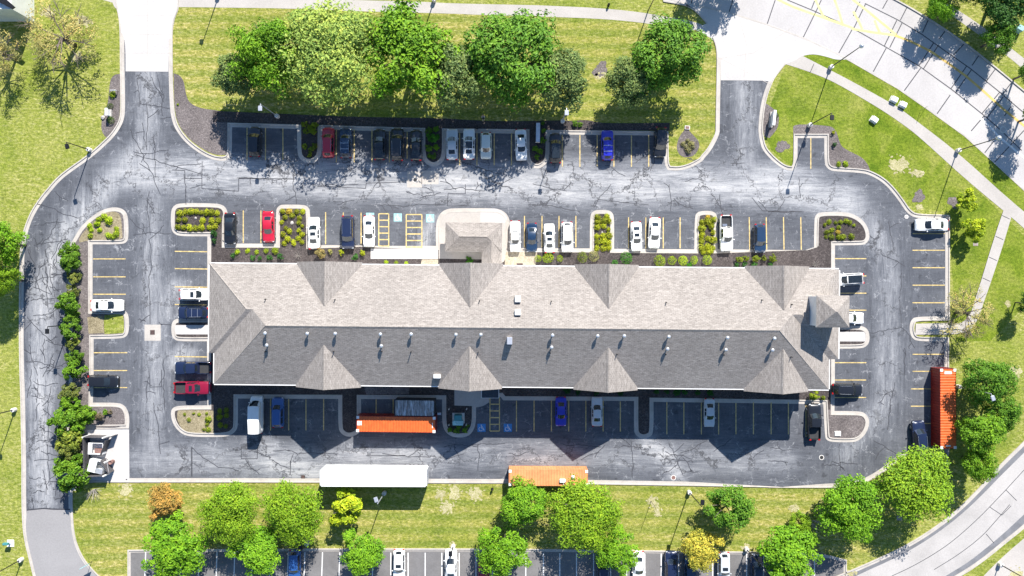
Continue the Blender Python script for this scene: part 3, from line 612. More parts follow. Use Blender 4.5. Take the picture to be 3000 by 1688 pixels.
# ------------------------------------------------------------------ the long building
EAVE, PITCH, LEN, HW = 7.6, .463, 89.5, 8.78
bld = thing('long_building', 'long two-storey building with a grey shingle hip roof and eight cross gables', 'building', (1.45, -5.6, 0), -.0093)
def roof_uv(me):
    uv = me.uv_layers.new(name='slope')
    for p in me.polygons:
        n = p.normal; h = Vector((-n.y, n.x, 0)); h = h.normalized() if h.length > .05 else Vector((1, 0, 0)); s = n.cross(h)
        for li in p.loop_indices:
            c = me.vertices[me.loops[li].vertex_index].co; uv.data[li].uv = (c.dot(h), c.dot(s))
def solid(name, verts, faces, parent, mat='shingle', trim=True):
    """roof solid: shingled slopes, white fascia on the upright faces, white soffit below"""
    me = bpy.data.meshes.new(name); me.from_pydata([Vector(v) for v in verts], [], faces)
    bm = bmesh.new(); bm.from_mesh(me); bmesh.ops.recalc_face_normals(bm, faces=bm.faces[:]); bm.to_mesh(me); bm.free()
    me.materials.append(MT[mat]); me.materials.append(MT['trim']); me.update()
    for p in me.polygons: p.material_index = 0 if p.normal.z > .15 else 1
    roof_uv(me)
    return link(name, me, None, parent)
def hip(name, u0, u1, v0, v1, e, pitch, parent, hip0=True, hip1=True, th=.22):
    w = (v1 - v0) / 2; vm = (v0 + v1) / 2; r = e + w * pitch
    a, b = (u0 + w if hip0 else u0), (u1 - w if hip1 else u1)
    V = [(u0, v0, e), (u1, v0, e), (u1, v1, e), (u0, v1, e), (a, vm, r), (b, vm, r), (u0, v0, e - th), (u1, v0, e - th), (u1, v1, e - th), (u0, v1, e - th)]
    Fc = [(0, 1, 5, 4), (2, 3, 4, 5), (3, 0, 4), (1, 2, 5), (0, 6, 7, 1), (1, 7, 8, 2), (2, 8, 9, 3), (3, 9, 6, 0), (6, 9, 8, 7)]
    return solid(name, V, Fc, parent)
def gable(name, uc, hw, v_out, v_in, e, pk, parent, th=.2):
    V = []
    for v in (v_out, v_in): V += [(uc - hw, v, e), (uc, v, pk), (uc + hw, v, e), (uc - hw, v, e - th), (uc, v, pk - th), (uc + hw, v, e - th)]
    Fc = [(0, 1, 7, 6), (1, 2, 8, 7), (3, 9, 10, 4), (4, 10, 11, 5), (0, 3, 4, 1), (1, 4, 5, 2), (6, 7, 10, 9), (7, 8, 11, 10), (0, 6, 9, 3), (2, 5, 11, 8)]
    return solid(name, V, Fc, parent)
def bar(bm, p, q, w, h):
    """low ridge cap laid along a ridge or hip"""
    p, q = Vector(p), Vector(q); d = (q - p).normalized(); s = d.cross(Vector((0, 0, 1))).normalized(); n = s.cross(d)
    r = []
    for c in (p, q): r.append([bm.verts.new(c + s * w / 2 - n * .10), bm.verts.new(c + n * h), bm.verts.new(c - s * w / 2 - n * .10)])
    bm.faces.new((r[0][0], r[1][0], r[1][1], r[0][1])); bm.faces.new((r[0][1], r[1][1], r[1][2], r[0][2])); bm.faces.new(r[0]); bm.faces.new(r[1][::-1])
wb = bmesh.new()
for d in ((-LEN / 2 + .6, LEN / 2 - .6, -HW + .55, HW - .55, 0, EAVE - .15), (-45.0, -41, -3.8, HW - .6, 0, EAVE - .16), (41, 45.5, -3.85, HW - .62, 0, EAVE - .16)): add_box(wb, *d)
link('wall', bm_mesh(wb, 'wall'), MT['siding'], bld)
roof = hip('roof', -LEN / 2, LEN / 2, -HW, HW, EAVE, PITCH, bld)
hip('wing_roof', -45.55, -33, -4.26, HW - .06, EAVE + .003, PITCH, bld, True, False)
hip('wing_roof', 33, 46.1, -4.35, HW - .06, EAVE + .003, PITCH, bld, False, True)
GX = [(-28.1, 4.72), (-7.45, 4.62), (12.25, 4.65), (37.05, 4.68)]; PK = 10.42
for uc, hw in GX:
    for sgn in (1, -1):
        g = gable('gable_roof', uc, hw, sgn * (HW + .34), sgn * 2.2, EAVE + .02, PK, bld)
        b = bmesh.new(); bar(b, (uc, sgn * (HW + .35), PK), (uc, sgn * 2.9, PK), .42, .045)
        rc = bm_mesh(b, 'ridge_cap'); roof_uv(rc); link('ridge_cap', rc, MT['shingle'], g)
        b = bmesh.new(); v0, v1 = sorted((sgn * (HW - .1), sgn * (HW - .55)))
        vs = [[b.verts.new(c) for c in ((uc - hw + .4, v, .0), (uc + hw - .4, v, .0), (uc + hw - .4, v, EAVE - .12), (uc, v, PK - .45), (uc - hw + .4, v, EAVE - .12))] for v in (v0, v1)]
        b.faces.new(vs[0]); b.faces.new(vs[1][::-1])
        for k in range(5): b.faces.new((vs[0][k], vs[1][k], vs[1][(k + 1) % 5], vs[0][(k + 1) % 5]))
        link('gable_wall', bm_mesh(b, 'gable_wall'), MT['siding'], bld)
RH = EAVE + HW * PITCH; ra = LEN / 2 - HW
b = bmesh.new(); bar(b, (-ra, 0, RH), (ra, 0, RH), .5, .06)
for sx in (1, -1): bar(b, (sx * ra, 0, RH), (sx * (LEN / 2 - .1), -HW + .1, EAVE), .4, .05)
for x0 in (-45.55,): bar(b, (x0, HW - .06, EAVE), (x0 + 6.5, 2.24, EAVE + 6.52 * PITCH), .4, .05)
rc = bm_mesh(b, 'ridge_cap'); roof_uv(rc); link('ridge_cap', rc, MT['shingle'], roof)
# gutters along the eaves, broken by the gables
def gutter(u0, u1, v0, v1, z): 
    return box_obj('gutter', (u0, u1, v0, v1, z - .16, z + .03), MT['trim'], bld)
for sgn in (1, -1):
    edges = [-LEN / 2] + [x for uc, hw in GX for x in (uc - hw - .02, uc + hw + .02)] + [LEN / 2]
    if sgn > 0: edges[0], edges[-1] = -45.5, 46.05
    for a, c in zip(edges[::2], edges[1::2]):
        v0, v1 = sorted((sgn * (HW + .005), sgn * (HW + .14))); gutter(a, c, v0, v1, EAVE - .04)
gutter(-45.69, -45.56, -4.2, 8.6, EAVE - .04); gutter(46.11, 46.24, -4.3, 8.6, EAVE - .04); gutter(-44.89, -44.76, -8.7, -4.3, EAVE - .04); gutter(44.76, 44.89, -8.7, -4.4, EAVE - .04)
# stair tower at the east end
tw = (43.75 - 1.45 - .05, 4.55)
txc, tyc = 44.45 - 1.45, -3.25 + 5.6 + .40
box_obj('tower_wall', (txc - 2.1, txc + 2.1, tyc - 2.05, tyc + 2.05, 6.5, 12.6), MT['siding'], bld)
hip('tower_roof', txc - 2.3, txc + 2.3, tyc - 2.22, tyc + 2.22, 12.7, .56, bld)
# entrance canopy and its link roof
cn = hip('canopy_roof', -10.25 - 1.45, -1.62 - 1.45, 5.52 + 5.53, 9.92 + 5.53, 2.95, .5, bld)
b = bmesh.new(); bar(b, (-9.5, 13.25, 4.06), (-5.3, 13.25, 4.06), .35, .04); rc = bm_mesh(b, 'ridge_cap'); roof_uv(rc); link('ridge_cap', rc, MT['shingle'], cn)
gable('link_roof', -4.65, 1.5, 12.6, 8.0, 2.8, 3.75, bld)
for x in (-11.0, -3.8):
    for y in (11.7, 14.8): box_obj('canopy_post', (x - .2, x + .2, y - .2, y + .2, .11, 2.8), MT['brick'], bld)
# roof furniture
def on_roof(px, py, f=lambda v: EAVE + (HW - abs(v)) * PITCH):
    h = 10.0
    for _ in range(6):
        p = G(px, py, h); q = Matrix.Rotation(.0093, 3, 'Z') @ (p - Vector((1.45, -5.6, 0))); h = f(q.y)
    return q.x, q.y, h
def rv_mesh():
    b = bmesh.new(); add_lathe(b, [(.10, -.3), (.10, .42), (.25, .44), (.27, .52), (.2, .62), (.06, .68)], 14); return bm_mesh(b, 'roof_vent')
def pipe_mesh():
    b = bmesh.new(); add_lathe(b, [(.14, -.2), (.07, .08), (.065, .6), (.065, .62)], 8); return bm_mesh(b, 'vent_pipe')
RV, VP = rv_mesh(), pipe_mesh()
for px, py in [(779.7, 976), (902.7, 977), (984.4, 977), (1116.3, 979), (1205.7, 979), (1336.5, 980), (1409.2, 980), (1618.3, 982), (1749.8, 984), (1827.5, 984), (1957.5, 986), (2128.7, 989), (2265.7, 991),
               (784.7, 1011), (1118.7, 1013), (1615.6, 1017), (1953.6, 1022), (2124, 1024), (2260, 1025)]:
    o = link('roof_vent', RV, MT['vent'], roof, True); o.location = on_roof(px, py)
for px, py in [(779, 1030), (978, 1030), (1119, 1030), (1204, 1031), (1401, 1032), (1612, 1034), (1807, 1038), (1950, 1038), (2120, 1040), (2317, 1046), (779, 877), (982, 878), (1405, 881), (1615, 883), (1951, 886), (2231, 879), (2318, 892)]:
    o = link('vent_pipe', VP, MT['black'], roof, True); o.location = on_roof(px, py)
for px, py, w, d, h, m in ((1517, 876, .82, .95, .7, 'util'), (1517, 915, .85, .85, .6, 'util'), (1493, 998, .75, 1.05, .75, 'vent'), (1281, 1102, 1.0, .6, .5, 'util')):
    x, y, z = on_roof(px, py); bm = bmesh.new(); add_box(bm, -w / 2, w / 2, -d / 2, d / 2, -.4, h); bmesh.ops.bevel(bm, geom=bm.edges[:], offset=.05, segments=2, affect='EDGES')
    o = link('box_vent', bm_mesh(bm, 'box_vent'), MT[m], roof); o.location = (x, y, z)
    box_obj('vent_hood', (-w / 2 + .06, w / 2 - .06, -d / 2 - .07, -d / 2 + .01, .12, h - .12), MT['black'], o)

# ------------------------------------------------------------------ neighbouring corner, top left
t = thing('corner_house', 'dark roof corner of a neighbouring house cut off at the top left', 'house', (0, 0, 0))
c = G(40, 30, 5.5)
box_obj('wall', (c.x - 9.5, c.x - .5, c.y + .3, c.y + 8, 0, 5.2), MT['siding'], t)
bm = bmesh.new(); q = [G(*p, 5.5) for p in ((-160, -60), (0, 8), (38, 28), (46, 22), (10, -10), (-60, -150))]
lo_ = [bm.verts.new(p) for p in q]; hi_ = [bm.verts.new(p + Vector((0, 0, .25))) for p in q]
bm.faces.new(lo_[::-1]); bm.faces.new(hi_)
for i in range(6): bm.faces.new((lo_[i], lo_[(i + 1) % 6], hi_[(i + 1) % 6], hi_[i]))
link('roof', bm_mesh(bm, 'roof'), MT['black'], t)
sheet('footpath', [(24, -60), (20, 22), (26, 24), (32, -60)], .02, MT['walk']); sheet('footpath', [(46, -60), (39, 36), (46, 40), (53, -60)], .02, MT['walk'])
blob('gravel_bed', 'P', 35, -6, 12, 26, 'straw', .016, 5)

# ------------------------------------------------------------------ containers and trailer
def corr(bm, a, b, up_, n, depth, out):
    """corrugated panel between edge points a..b, extruded along up_"""
    a, b, up_, out = Vector(a), Vector(b), Vector(up_), Vector(out); prev = None
    for i in range(n * 4 + 1):
        ph = i % 4; o = out * (depth if ph in (1, 2) else 0); t = min(1, (i + (.0 if ph in (0, 2) else .0)) / (n * 4)); p = a + (b - a) * t + o
        cur = (bm.verts.new(p), bm.verts.new(p + up_))
        if prev: bm.faces.new((prev[0], cur[0], cur[1], prev[1]))
        prev = cur
def simple_cont(name, rgb, top):
    m = simple(name, rgb, .5, 0, .12, 2.0); return m
MT['orange'] = simple('orange_container_paint', (.62, .12, .024), .45, 0, .2, 1.6)
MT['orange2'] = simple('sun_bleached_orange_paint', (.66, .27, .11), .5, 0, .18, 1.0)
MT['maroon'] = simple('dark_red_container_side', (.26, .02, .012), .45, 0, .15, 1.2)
m, nt, b_ = new_mat('rusty_galvanised_roof'); v = objco(nt); f = noise(nt, scaled(nt, v, (3.2, .35, 1)), 1.6, 5, .7, .6); g = noise(nt, v, .7, 4, .6)
nt.links.new(mixc(nt, ramp(nt, f, [(.35, (.10, .085, .075)), (.5, (.30, .30, .30)), (.66, (.62, .64, .66))]), (.16, .10, .075), ramp(nt, g, [(.55, 0.0), (.7, .7)])), b_.inputs['Base Color']); b_.inputs['Roughness'].default_value = .5; b_.inputs['Metallic'].default_value = .3
MT['galv'] = m
def container(label, c, L, rot, roofm, sidem, casting='util', H=2.59, signs=(), doors=1):
    Wd = 2.44; t = thing('shipping_container', label, 'container', c, rot, 'steel shipping containers'); x, y = L / 2, Wd / 2; e = .09
    bm = bmesh.new()
    for sx in (-1, 1):
        for sy in (-1, 1): add_box(bm, *sorted((sx * (x - .14), sx * x)), *sorted((sy * (y - .14), sy * y)), .02, H - .02)
    for sy in (-1, 1):
        for z in (.04, H - .14): add_box(bm, -x + .142, x - .142, *sorted((sy * (y - .08), sy * (y - .003))), z, z + .11)
    for sx in (-1, 1):
        for z in (.04, H - .14): add_box(bm, *sorted((sx * (x - .08), sx * (x - .003))), -y + .142, y - .142, z, z + .11)
    link('frame', bm_mesh(bm, 'frame'), MT[sidem], t)
    n = int(L / .42)
    for sy in (-1, 1):
        bm = bmesh.new(); corr(bm, (-x + .14, sy * (y - .05), .15), (x - .14, sy * (y - .05), .15), (0, 0, H - .3), n, .035, (0, sy, 0)); link('side_panel', bm_mesh(bm, 'side_panel', False), MT[sidem], t)
    bm = bmesh.new(); corr(bm, (-x + .10, -y + .05, H - .04), (x - .10, -y + .05, H - .04), (0, Wd - .10, 0), n, .035, (0, 0, 1)); link('roof', bm_mesh(bm, 'roof', False), MT[roofm], t)
    bm = bmesh.new(); add_box(bm, -x + .1, x - .1, -y + .1, y - .1, .14, .2); link('floor', bm_mesh(bm, 'floor'), MT['black'], t)
    bm = bmesh.new(); corr(bm, (-x + .05, -y + .14, .15), (-x + .05, y - .14, .15), (0, 0, H - .3), 6, .035, (-1, 0, 0)); link('end_wall', bm_mesh(bm, 'end_wall', False), MT[sidem], t)
    for sy in (-1, 1):
        d = box_obj('door', (x - .07, x - .03, *sorted((sy * .01, sy * (y - .145))), .16, H - .16), MT[sidem], t)
        bm = bmesh.new(); add_tube(bm, [(x - .01, sy * .35, .18), (x - .01, sy * .35, H - .18)], .02, 6); add_tube(bm, [(x - .01, sy * .85, .18), (x - .01, sy * .85, H - .18)], .02, 6); link('lock_rod', bm_mesh(bm, 'lock_rod'), MT['chrome'], d)
    if casting:
        for sx in (-1, 1):
            for sy in (-1, 1):
                bm = bmesh.new(); add_box(bm, *sorted((sx * (x - .42), sx * (x + .004))), *sorted((sy * (y - .42), sy * (y + .004))), H - .015, H + .045); link('corner_plate', bm_mesh(bm, 'corner_plate'), MT[casting], t)
    for x0, x1, y0, y1 in signs: box_obj('roof_marking', (x0, x1, y0, y1, H + .0, H + .012), MT['util'], t)
    return t
def rect_c(px, py, h): p = G(px, py, h); return Vector((p.x, p.y, .012))
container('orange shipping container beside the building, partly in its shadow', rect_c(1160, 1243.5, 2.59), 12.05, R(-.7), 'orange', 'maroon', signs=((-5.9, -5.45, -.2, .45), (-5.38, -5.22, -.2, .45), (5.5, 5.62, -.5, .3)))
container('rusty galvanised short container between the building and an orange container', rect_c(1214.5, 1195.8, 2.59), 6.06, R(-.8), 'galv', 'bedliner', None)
container('faded orange container across the south kerb with a white vent on its roof', rect_c(1606.5, 1400.5, 2.59), 12.05, R(-.3), 'orange2', 'orange2')
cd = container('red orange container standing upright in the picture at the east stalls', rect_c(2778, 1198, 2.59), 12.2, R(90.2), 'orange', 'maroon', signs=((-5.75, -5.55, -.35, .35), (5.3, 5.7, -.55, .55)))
o = thing('air_vent', 'round white vent cap on the faded orange container', 'vent', G(1679, 1397, 2.66)); bm = bmesh.new(); add_lathe(bm, [(.30, 0), (.30, .12), (.2, .22), (.05, .26)], 14); link('cap', bm_mesh(bm, 'cap'), MT['util'], o, True)
o = thing('roof_unit', 'white box on the faded orange container roof', 'roof unit', G(1648, 1408, 2.66)); box_obj('housing', (-.45, .45, -.28, .28, 0, .25), MT['util'], o, bev=.03); box_obj('cable_duct', (.1, .2, -.6, -.28, 0, .06), MT['util'], o)
# white trailer
tc = G(1095, 1401, 4.05); tr = thing('box_trailer', 'long white box trailer parked over the south kerb', 'trailer', (tc.x, tc.y, 0), R(-.25))
bm = bmesh.new(); add_box(bm, -8.1, 7.95, -1.3, 1.3, 1.15, 4.05); bmesh.ops.bevel(bm, geom=[e for e in bm.edges if abs(e.verts[0].co.x - e.verts[1].co.x) < .01 and abs(e.verts[0].co.y - e.verts[1].co.y) < .01], offset=.18, segments=3, affect='EDGES'); link('box_body', bm_mesh(bm, 'box_body'), MT['util'], tr)
bm = bmesh.new()
for k in range(13): add_box(bm, -7.6 + k * 1.25, -7.52 + k * 1.25, -1.27, 1.27, 4.052, 4.068)
link('roof_bows', bm_mesh(bm, 'roof_bows'), MT['trim'], tr)
for sy in (-1, 1):
    d = box_obj('rear_door', (7.955, 8.0, *sorted((sy * .02, sy * 1.24)), 1.2, 3.95), MT['vent'], tr)
    bm = bmesh.new(); add_tube(bm, [(8.02, sy * .5, 1.25), (8.02, sy * .5, 3.9)], .025, 6); link('lock_rod', bm_mesh(bm, 'lock_rod'), MT['chrome'], d)
def wheel_mesh(r, w):
    bm = bmesh.new(); prof = [(.0, -w / 2), (r * .62, -w / 2), (r * .66, -w / 2 - .004), (r * .93, -w / 2), (r, -w * .3), (r, w * .3), (r * .93, w / 2), (r * .66, w / 2 + .004), (r * .62, w / 2), (0, w / 2)]
    rings = []; seg = 18
    for rr, y in prof[1:-1]: rings.append([bm.verts.new((rr * math.cos(2 * math.pi * k / seg), y, rr * math.sin(2 * math.pi * k / seg))) for k in range(seg)])
    for a, c in zip(rings, rings[1:]):
        for k in range(seg): bm.faces.new((a[k], a[(k + 1) % seg], c[(k + 1) % seg], c[k]))
    f0 = bm.faces.new(rings[0]); f1 = bm.faces.new(rings[-1]); f0.material_index = f1.material_index = 1
    me = bm_mesh(bm, 'wheel'); me.materials.append(MT['tyre']); me.materials.append(MT['chrome']); return me
tw_ = wheel_mesh(.5, .55)
for x in (4.6, 5.9):
    for y in (-.95, .95): o = link('wheel', tw_, None, tr, True); o.location = (x, y, .5)
bm = bmesh.new(); add_box(bm, -7.6, 7.8, -.55, -.4, .85, 1.14); add_box(bm, -7.6, 7.8, .4, .55, .85, 1.14); link('chassis', bm_mesh(bm, 'chassis'), MT['black'], tr)
for y in (-.8, .8): box_obj('landing_leg', (-5.2, -5.05, y - .07, y + .07, .0, 1.14), MT['black'], tr)
# tow bar lying by the upright container
o = thing('tow_dolly', 'grey steel bar lying below the upright red orange container', 'bar', G(2773, 1338)); box_obj('beam', (-.07, .07, -1.0, 1.2, .05, .18), MT['vent'], o); box_obj('cross_bar', (-.6, .6, -1.12, -1.0, .03, .14), MT['vent'], o)

# ------------------------------------------------------------------ dumpster enclosure
def E(x, y): (a, b), = tp('E1', (x, y)); return G(a, b)
def wall_obj(name, a, b, h, th, mat, parent, z0=.03):
    d = (b - a); L_ = d.length; bm = bmesh.new(); n = max(2, int(L_ / .16))
    for k in range(n): add_box(bm, L_ * k / n + .004, L_ * (k + 1) / n - .012, -th / 2, th / 2, z0, h)
    add_box(bm, 0, L_, -th / 2 - .03, th / 2 + .03, h * .3, h * .3 + .09); add_box(bm, 0, L_, -th / 2 - .03, th / 2 + .03, h * .85, h * .85 + .09)
    o = link(name, bm_mesh(bm, name), MT[mat], parent); o.location = a; o.rotation_euler.z = math.atan2(d.y, d.x); return o
MT['fence'] = simple('charcoal_fence_panel', (.085, .08, .082), .6, 0, .2)
en = thing('dumpster_enclosure', 'charcoal slatted fence enclosure with open gates around two dumpsters', 'fence')
A = [E(165, 250), E(585, 262), E(190, 1075), E(595, 1060)]
wall_obj('fence_panel', A[0], A[1], 1.9, .07, 'fence', en); wall_obj('fence_panel', A[0], A[2], 1.9, .07, 'fence', en); wall_obj('fence_panel', A[2], A[3], 1.9, .07, 'fence', en)
for i, p in enumerate((A[0], A[1], A[2], A[3])): box_obj('post', (p.x - .09, p.x + .09, p.y - .09, p.y + .09, .03, 2.0), MT['util'], en)
for a, b in ((E(640, 275), E(770, 232)), (E(520, 735), E(690, 1010))):
    g = wall_obj('gate', a, b, 1.8, .06, 'fence', en); bm = bmesh.new(); add_tube(bm, [(.1, .05, .2), ((b - a).length - .1, .05, 1.6)], .03, 6); link('brace', bm_mesh(bm, 'brace'), MT['vent'], g)
lean = wall_obj('gate', E(505, 645), E(620, 330), 1.7, .06, 'fence', en); lean.rotation_euler.x = 0
def dumpster(label, c, rot, w, d, h, open_):
    t = thing('dumpster', label, 'dumpster', (c.x, c.y, .035), rot, 'dumpsters in the fenced enclosure'); bm = bmesh.new()
    add_box(bm, -w / 2, w / 2, -d / 2, -d / 2 + .06, .12, h); add_box(bm, -w / 2, w / 2, d / 2 - .06, d / 2, .12, h); add_box(bm, -w / 2, -w / 2 + .06, -d / 2 + .061, d / 2 - .061, .12, h); add_box(bm, w / 2 - .06, w / 2, -d / 2 + .061, d / 2 - .061, .12, h); add_box(bm, -w / 2 + .061, w / 2 - .061, -d / 2 + .061, d / 2 - .061, .12, .2)
    link('bin_body', bm_mesh(bm, 'bin_body'), MT['util'], t)
    if open_: box_obj('lid', (-w / 2 - .02, -w / 2 + .62, -d / 2 - .02, d / 2 + .02, h + .004, h + .06), MT['util'], t, bev=.02); box_obj('cardboard', (-w / 2 + .7, w / 2 - .3, -d / 2 + .1, -d / 2 + .75, .25, .8), MT['rust'], t)
    else:
        box_obj('lid', (-w / 2 - .02, w * .02, -d / 2 - .02, d / 2 + .02, h + .004, h + .06), MT['util'], t, bev=.02)
        box_obj('lid', (w * .05, w * .5 + .02, -d / 2 - .02, -d * .08, h + .004, h + .06), MT['vent'], t, bev=.02)
    for x in (-w / 2 + .2, w / 2 - .2):
        for y in (-d / 2 + .2, d / 2 - .2): box_obj('caster', (x - .06, x + .06, y - .05, y + .05, 0, .118), MT['black'], t)
    return t
dumpster('open white dumpster with cardboard inside, upper one in the enclosure', E(385, 505), R(-2), 2.2, 1.75, 1.25, True)
dumpster('white dumpster with split grey lid, lower one half under the bushes', E(400, 880), R(-14), 2.3, 1.9, 1.3, False)
o = thing('barrel', 'reddish round barrel on the concrete by the open gate', 'barrel', E(665, 810) + Vector((0, 0, .03)))
bm = bmesh.new(); add_lathe(bm, [(.30, 0), (.32, .05), (.3, .3), (.32, .33), (.3, .6), (.32, .63), (.3, .88), (.28, .88), (.27, .8)], 16); link('drum', bm_mesh(bm, 'drum'), MT['rust'], o, True)

# ------------------------------------------------------------------ lamps
def lamp(base, top, label, arm=None, globe=False, footing=True, pale=False, r=.085):
    b = G(*base); k0 = math.hypot(base[0] - 1500, base[1] - 844); k1 = math.hypot(top[0] - 1500, top[1] - 844); h = CH * (1 - k0 / k1)
    t = thing('street_lamp', label, 'street lamp', b, 0, 'lamp posts around the car park'); mt = MT['vent'] if pale else MT['black']
    if footing:
        bm = bmesh.new(); add_lathe(bm, [(.33, 0), (.33, .72), (.30, .76)], 16); link('footing', bm_mesh(bm, 'footing'), MT['pale'], t)
    bm = bmesh.new(); add_tube(bm, [(0, 0, .0 if not footing else .74), (0, 0, h - .1)], [r, r * .72], 10); link('pole', bm_mesh(bm, 'pole'), mt, t)
    if globe:
        bm = bmesh.new(); add_lathe(bm, [(.06, -.35), (.16, -.28), (.3, -.02), (.34, .12), (.28, .3), (.14, .42), (.03, .46)], 16); o = link('lantern', bm_mesh(bm, 'lantern'), MT['vent'], t, True); o.location = (0, 0, h)
    else:
        d = Vector(arm or (0, -1)); d.normalize(); bm = bmesh.new(); add_tube(bm, [(0, 0, h - .12), (d.x * .5, d.y * .5, h - .02)], .05, 6); link('arm', bm_mesh(bm, 'arm'), mt, t)
        bm = bmesh.new(); add_box(bm, .3, 1.05, -.28, .28, h - .1, h + .1, Matrix.Rotation(math.atan2(d.y, d.x), 4, 'Z')); bmesh.ops.bevel(bm, geom=bm.edges[:], offset=.04, segments=2, affect='EDGES'); hd = link('lamp_head', bm_mesh(bm, 'lamp_head'), mt, t)
        bm = bmesh.new(); add_box(bm, .36, .98, -.22, .22, h - .125, h - .102, Matrix.Rotation(math.atan2(d.y, d.x), 4, 'Z')); link('lens', bm_mesh(bm, 'lens'), MT['lens'], hd)
    return t
lamp((265, 440), (193, 415), 'black lamp post at the kerb of the curve left of the north west drive', (.3, -1))
lamp((2370, 368), (2439, 334), 'black lamp post in the mulch at the head of the two lone north east stalls', (0, -1))
lamp((814, 342), (763, 303), 'pale lamp post shaded by the trees at the left of the north stalls', (0, -1), pale=True)
lamp((1648, 357), (1661, 317), 'pale lamp post in the shade behind the north stalls right of the long grey box', (.0, -1), pale=True)
lamp((2432, 198.5), (2521, 133), 'tall globe lamp by the footpath near the north east entrance', globe=True)
lamp((2804, 442), (2923, 398), 'tall globe lamp on the grass verge at the right above the young trees', globe=True)
lamp((1127, 1443), (1106, 1477), 'pale lamp post in the shadow of the long white trailer', (-.3, .9), pale=True)
lamp((2018, 1441), (2061, 1482), 'black lamp post on the south lawn right of the faded orange container', (.1, 1))
lamp((2805, 1132), (2904, 1158), 'pale lamp post behind the upright red orange container', (.3, -.9), pale=True)
lamp((2185, 1607), (2230, 1650), 'black lamp post at the right of the lower car park kerb', (0, 1))
lamp((1328, 1599), (1320, 1636), 'dark lamp post in front of the white car in the lower car park', (0, 1))
lamp((901, 1591), (884, 1618), 'dark lamp post beside the blue car in the lower car park', (0, 1))
lamp((45, 1200), (-32, 1219), 'black lamp post on the west verge level with the hedge', (0, -1))
lamp((65, 1638), (-18, 1684), 'black lamp post at the bottom left verge near the new asphalt', (0, 1))
lamp((2927, 1652), (3020, 1707), 'black lamp post on the footpath at the bottom right corner', (0, 1))
lamp((1899, 31), (1917, -18), 'black lamp post standing in the north footpath', (.4, 1), footing=False)
lamp((1272, 3), (1266, -42), 'black lamp post at the top edge above the tree row', (0, 1))
lamp((641, -12), (590, -68), 'lamp post at the top edge whose shadow crosses the left lawn', (0, 1))
lamp((205, 952), (138, 958), 'slim lamp post leaning out of the hedge over the west drive', (0, -1))

# ------------------------------------------------------------------ small fittings
def hydrant(t_, x, y, label):
    (a, b), = tp(t_, (x, y)); o = thing('fire_hydrant', label, 'fire hydrant', G(a, b)); bm = bmesh.new()
    add_lathe(bm, [(.2, 0), (.2, .06), (.12, .1), (.12, .55), (.17, .57), (.16, .66), (.09, .78), (.03, .84)], 12); link('barrel', bm_mesh(bm, 'barrel'), MT['black'], o, True)
    for sx in (-1, 1):
        bm = bmesh.new(); add_tube(bm, [(sx * .1, 0, .45), (sx * .22, 0, .45)], .065, 8); link('nozzle', bm_mesh(bm, 'nozzle'), MT['black'], o)
hydrant('T3', 1240, 42, 'black fire hydrant on the verge above the north footpath')
hydrant('B3', 1008, 792, 'dark fire hydrant on the south lawn left of the faded orange container')
hydrant('Q1', 125, 470, 'black fire hydrant at the north kerb beside the white car with black roof')
def utility(px, py, label, rot, w=1.05, d=.85, h=.55):
    o = thing('utility_box', label, 'utility box', G(px, py), R(rot), 'white utility boxes on the verge'); box_obj('cabinet', (-w / 2, w / 2, -d / 2, d / 2, .02, h), MT['util'], o, bev=.09); box_obj('base_plate', (-w / 2 - .06, w / 2 + .06, -d / 2 - .06, d / 2 + .06, .002, .03), MT['pale'], o)
utility(2617, 293, 'left one of the two white utility boxes side by side on the verge', -25)
utility(2643, 308, 'right one of the two white utility boxes side by side on the verge', -25)
utility(2559, 352, 'white utility box alone on the lawn below the footpath', -35)
o = thing('utility_box', 'pale flat utility lid in the brown mulch island at bottom right', 'utility box', G(2454, 1270.5, .1)); box_obj('lid', (-.45, .45, -.35, .35, .01, .14), MT['util'], o, bev=.03); box_obj('rim', (-.5, .5, -.4, .4, .001, .02), MT['pale'], o)
p = tp('T5', (1848, 338))[0]
o = thing('utility_box', 'teal metal cabinet under the trees at the top right', 'utility box', G(*p), R(-28)); box_obj('cabinet', (-.5, .5, -.4, .4, .05, 1.0), MT['cyan'], o, bev=.04); box_obj('plinth', (-.56, .56, -.46, .46, .0, .06), MT['pale'], o)
# transformer on its pad, south side
p = tp('C1', (2180, 590))[0]; o = thing('transformer', 'teal transformer cabinet on a pale pad in the shaded kidney of the south side', 'transformer', G(p[0], p[1], .1), R(-.6))
box_obj('pad', (-.95, .95, -.8, .8, .002, .12), MT['pale'], o); box_obj('tank', (-.6, .6, -.2, .62, .12, 1.35), MT['teal'], o, bev=.05); box_obj('cabinet', (-.82, .82, -.95, -.21, .12, 1.25), MT['cyan'], o, bev=.05)
bm = bmesh.new()
for k in range(7): add_box(bm, -.5 + k * .16, -.46 + k * .16, .63, .78, .3, 1.2)
link('cooling_fins', bm_mesh(bm, 'cooling_fins'), MT['teal'], o)
for i, (x, y) in enumerate(((1992, 398), (2350, 395), (1992, 716), (2342, 712))):
    p = tp('C1', (x, y))[0]; o = thing('bollard', '%s of the four small pale bollards around the teal transformer' % ('top left', 'top right', 'bottom left', 'bottom right')[i], 'bollard', G(p[0], p[1], .1), 0, 'bollards round the transformer'); bm = bmesh.new(); add_lathe(bm, [(.09, 0), (.09, 1.0), (.05, 1.08)], 10); link('post', bm_mesh(bm, 'post'), MT['pale'], o)
p = tp('C1', (1795, 470))[0]; o = thing('hand_cart', 'small grey cart standing between the rusty container and the kerb', 'cart', G(p[0], p[1], .02)); box_obj('deck', (-.3, .3, -.5, .5, .3, .38), MT['fence'], o); box_obj('load', (-.28, .28, -.35, .0, .381, .6), MT['vent'], o)
